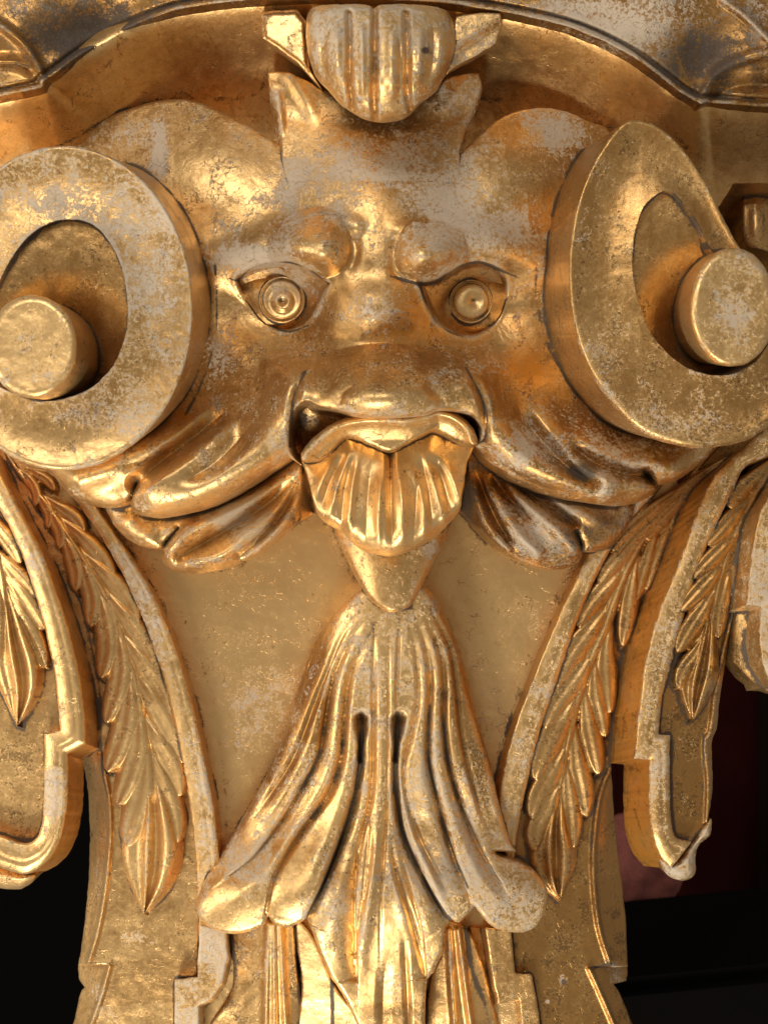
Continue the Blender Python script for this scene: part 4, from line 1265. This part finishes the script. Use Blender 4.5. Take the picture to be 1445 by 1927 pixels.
def cl_h(x, y, d):
    h = 62 + 52 * G(x, y, 430, 1020, 190, 90)
    h += strokes(x, y, [([(566, 872), (500, 925), (420, 968), (356, 1000), (322, 1034)], 13, 20, 'r', 'none'),
                        ([(545, 880), (470, 915), (400, 945), (330, 965)], 12, -12, 'r', 'start'),
                        ([(560, 890), (510, 945), (440, 990), (370, 1030), (340, 1048)], 12, -20, 'r', 'start'),
                        ([(566, 888), (522, 950), (468, 1005), (415, 1045), (350, 1062)], 15, 24, 'r', 'none'),
                        ([(567, 895), (540, 950), (500, 1005), (450, 1045)], 8, -16, 'r', 'start'),
                        ([(568, 898), (556, 943), (528, 990), (488, 1032)], 9, 16, 'r', 'start'),
                        ([(230, 960), (262, 1000), (300, 1012)], 20, 12, 'r', 'both'), ([(270, 965), (330, 975), (400, 950)], 14, -14, 'r', 'both')])
    # scooped shadow side next to the chin shell
    dd, t, s = dist_open(x, y, spline([(570, 898), (562, 940), (540, 985), (500, 1030), (470, 1048)]))
    sg = np.sign(dist_open(np.array([585.0]), np.array([960.0]), spline([(570, 898), (562, 940), (540, 985), (500, 1030), (470, 1048)]))[2][0])
    h -= np.where(s * sg > 0, np.minimum(dd * 2.4, 70), 0)
    return h


part("cheek_leaf", CLL, cl_h, res=1.8, zb=-45, V=(600, 1050), R=lambda x, y: 20 - 12 * ss(x, 520, 560), n=5,
     paint=(0.0, -0.08, 0.0, 0.62), blobs=[('w', 440, 970, 50, 40, 0.16), ('g', 330, 1030, 50, 20, 0.15), ('o', 400, 950, 100, 20, 0.3), ('t', 430, 1050, 120, 20, 0.2),
                                          ('g', 560, 980, 24, 30, 0.3)],  # shade in the scoop painted through the grime channel
     seams=[([(308, 1030), (336, 994)], 6, 0.8), ([(545, 866), (480, 910), (400, 956), (304, 978), (215, 958)], 7, 0.5)],
     label="lower left cheek leaf, bright gold folds")
CRR = [(1192, 950), (1188, 975), (1172, 1005), (1150, 1026), (1126, 1037), (1097, 1040, 1), (1084, 1002, 1), (1095, 1024), (1093, 1050), (1078, 1065), (1047, 1072), (1012, 1067), (978, 1054),
       (939, 1029), (905, 998), (866, 962, 1), (870, 922), (879, 872, 1), (885, 840), (950, 840), (1100, 880), (1190, 915)]


def cr_h(x, y, d):
    h = 62 + 52 * G(x, y, 1010, 1000, 180, 90)
    h += strokes(x, y, [([(884, 876), (895, 935), (918, 990), (955, 1035)], 7, 16, 'r', 'start'),
                        ([(894, 880), (915, 935), (938, 985), (960, 1020)], 7, -14, 'r', 'start'),
                        ([(906, 886), (940, 950), (975, 1005), (1010, 1040)], 13, 20, 'r', 'start'),
                        ([(920, 890), (970, 950), (1010, 990)], 9, -14, 'r', 'both'),
                        ([(935, 896), (1000, 955), (1045, 995), (1075, 1030)], 15, 18, 'r', 'start'),
                        ([(960, 910), (1030, 950), (1080, 985)], 10, -18, 'r', 'start'),
                        ([(1000, 925), (1080, 955), (1130, 985), (1160, 1000)], 16, 14, 'r', 'both')])
    L = spline([(882, 885), (892, 940), (915, 995), (950, 1038)])
    dd, t, s = dist_open(x, y, L)
    sg = np.sign(dist_open(np.array([875.0]), np.array([950.0]), L)[2][0])
    h -= np.where(s * sg > 0, np.minimum(dd * 2.4, 70), 0)
    return h


part("cheek_leaf", CRR, cr_h, res=1.8, zb=-45, V=(700, 1050), R=lambda x, y: 8 + 12 * ss(x, 930, 1000), n=5,
     paint=(0.02, -0.02, 0.17, 0.26), blobs=[('w', 1010, 1010, 60, 40, 0.14), ('g', 1100, 1000, 70, 40, 0.12), ('o', 900, 900, 30, 40, 0.3), ('w', 1060, 950, 100, 20, 0.1),
                                           ('g', 880, 950, 18, 50, 0.25)],  # grime channel paints the shade inside this scoop too
     seams=[([(1084, 1000), (1097, 1038)], 6, 0.8), ([(895, 843), (915, 870), (946, 896), (981, 914), (1033, 934), (1102, 948), (1160, 955)], 5, 0.7)],
     label="lower right cheek leaf, rubbed and brown")

# ------------------------------------------------------------------ lips
LIPT = [(566, 853), (576, 838), (602, 814), (633, 793), (672, 782), (720, 780), (764, 781), (796, 776), (826, 768), (860, 778), (888, 802), (898, 828)]
LIPB = [(894, 838), (876, 838), (849, 825), (818, 811), (794, 821), (764, 836), (733, 851), (703, 840), (672, 827), (648, 823), (624, 848), (599, 866), (570, 868)]


def lip_h(x, y, d):
    dd = dist_open(x, y, spline(LIPT))[0]
    return 232 + 18 * np.exp(-((dd - 10) / 11.0) ** 2) - 10 * ss(dd, 22, 50) + 14 * G(x, y, 735, 800, 120, 60)


part("lower_lip", [p + (1,) if i in (0,) else p for i, p in enumerate(LIPT + LIPB)], lip_h, res=1.4, zb=60, V=(735, 950), R=8,
     paint=(-0.02, 0.20, -0.1, 0.66), seams=[([(599, 864), (624, 846), (648, 823), (672, 827), (703, 839), (733, 850), (764, 836), (794, 820), (818, 811), (849, 824), (892, 836)], 5, 0.35)])
SHO = [(566, 866, 1), (599, 866), (624, 849), (648, 824), (672, 828), (703, 841), (733, 852), (764, 837), (794, 822), (818, 812), (849, 825), (876, 838), (893, 840, 1),
       (879, 872), (872, 922), (864, 960), (845, 985), (827, 1003), (800, 1024), (770, 1038), (745, 1046), (720, 1046), (690, 1039), (666, 1024), (640, 1000), (611, 982), (593, 956), (583, 915), (572, 880)]
FL = [([(734, 850), (735, 920), (737, 1020)], 8, -24, 'r', 'none'),
      ([(700, 865), (692, 940), (686, 1040)], 17, -18, 'r', 'start'), ([(790, 862), (784, 940), (776, 1040)], 11, -14, 'r', 'start'),
      ([(668, 850), (650, 920), (640, 1010)], 7, -13, 'r', 'both'), ([(650, 850), (622, 905), (602, 965)], 9, -13, 'r', 'both'),
      ([(815, 840), (832, 900), (850, 970)], 13, -15, 'r', 'both'), ([(790, 850), (806, 920), (815, 1000)], 6, -10, 'r', 'both'),
      ([(672, 850), (660, 930), (655, 1020)], 8, 14, 'r', 'start'), ([(658, 850), (634, 915), (618, 985)], 7, 13, 'r', 'both'),
      ([(640, 855), (608, 900), (590, 945)], 9, 10, 'r', 'both'), ([(716, 880), (712, 950), (712, 1040)], 7, 13, 'r', 'start'),
      ([(752, 880), (757, 950), (758, 1040)], 7, 12, 'r', 'start'), ([(792, 845), (822, 920), (838, 985)], 9, 13, 'r', 'start'),
      ([(800, 842), (845, 890), (866, 940)], 12, 15, 'r', 'start'), ([(775, 870), (795, 950), (800, 1020)], 8, 11, 'r', 'start')]


def chsh_h(x, y, d):
    t = np.clip((y - 840) / 200, 0, 1)
    h = 172 + 34 * ss(t, 0.0, 0.85) + 34 * G(x, y, 735, 950, 110, 110) + 10 * G(x, y, 660, 850, 40, 26) + 10 * G(x, y, 812, 845, 40, 26)
    return h + 0.52 * strokes(x, y, FL) * (1 - 0.9 * ss(y + 0.0012 * (x - 732) ** 2, 985, 1035))


part("chin_shell", SHO, chsh_h, res=1.5, zb=40, V=(735, 1000), R=lambda x, y: 4 + 32 * ss(y, 930, 1000), n=5,
     paint=(-0.06, 0.0, -0.12, 0.85), blobs=[('o', 640, 860, 40, 30, 0.25), ('o', 850, 860, 40, 30, 0.22), ('o', 735, 900, 60, 60, 0.15), ('t', 735, 990, 120, 50, 0.25)],
     seams=[([(733, 852), (735, 930)], 3, 0.5)])

# --- small curl at the right edge, behind the horn
part("edge_curl", [(1396, 368), (1425, 356), (1500, 350), (1500, 480), (1430, 470), (1400, 455)], lambda x, y, d: 40 + 18 * G(x, y, 1425, 420, 18, 60), res=2.5, zb=-60, R=8,
     paint=(0.0, 0.4, 0.1, 0.4))

finish()

# ------------------------------------------------------------------ the dark room behind
def box(name, cx, cy, cz, sx, sy, sz, mat, rot=0.0, bev=0.01):
    me = bpy.data.meshes.new(name)
    import bmesh
    bm = bmesh.new()
    bmesh.ops.create_cube(bm, size=1)
    for v in bm.verts:
        v.co.x *= sx
        v.co.y *= sy
        v.co.z *= sz
    bmesh.ops.bevel(bm, geom=bm.edges[:], offset=bev, segments=2, affect='EDGES')
    bm.to_mesh(me)
    bm.free()
    me.materials.append(mat)
    o = bpy.data.objects.new(name, me)
    o.location = (cx, cy, cz)
    o.rotation_euler = (0, rot, 0)
    col.objects.link(o)
    return o


def at(px, py, h):
    return ((px - CX) * (D - h) / D * S, -h * S, (CY - py) * (D - h) / D * S)


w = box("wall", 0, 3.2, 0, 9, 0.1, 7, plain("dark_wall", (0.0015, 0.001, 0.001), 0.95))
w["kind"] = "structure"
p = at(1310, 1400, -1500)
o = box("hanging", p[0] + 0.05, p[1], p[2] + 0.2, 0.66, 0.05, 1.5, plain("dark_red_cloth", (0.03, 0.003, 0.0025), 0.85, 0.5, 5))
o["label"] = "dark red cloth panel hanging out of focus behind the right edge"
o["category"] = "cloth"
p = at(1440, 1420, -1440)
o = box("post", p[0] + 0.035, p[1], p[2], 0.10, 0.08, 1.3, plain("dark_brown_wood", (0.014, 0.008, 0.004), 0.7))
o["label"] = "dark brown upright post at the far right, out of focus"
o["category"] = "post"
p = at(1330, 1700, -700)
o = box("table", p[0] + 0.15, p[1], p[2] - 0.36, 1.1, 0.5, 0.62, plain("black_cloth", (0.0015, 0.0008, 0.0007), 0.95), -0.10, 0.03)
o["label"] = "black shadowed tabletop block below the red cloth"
o["category"] = "table"
# pinkish furry bundle
import bmesh
bm = bmesh.new()
bmesh.ops.create_icosphere(bm, subdivisions=5, radius=1)
pp = np.array([v.co[:] for v in bm.verts])
nn = vn(pp[:, 0] * 100 + 300, pp[:, 2] * 100 + 300, 60, 4) + 0.5 * vn(pp[:, 0] * 100 + 300, pp[:, 2] * 100 + pp[:, 1] * 60 + 300, 22, 6)
for v, k in zip(bm.verts, nn):
    v.co *= 0.8 + 0.30 * k
    v.co *= 1.27
    v.co.x *= 0.125
    v.co.y *= 0.10
    v.co.z *= 0.135
me = bpy.data.meshes.new("bundle")
bm.to_mesh(me)
bm.free()
for f in me.polygons:
    f.use_smooth = True
mb = plain("pink_fur", (0.38, 0.13, 0.11), 0.95, 0.5, 45)
me.materials.append(mb)
o = bpy.data.objects.new("bundle", me)
o.location = at(1178, 1640, -1100)
col.objects.link(o)
o["label"] = "blurred pinkish furry bundle seen through the gap right of the leaf plate"
o["category"] = "bundle"
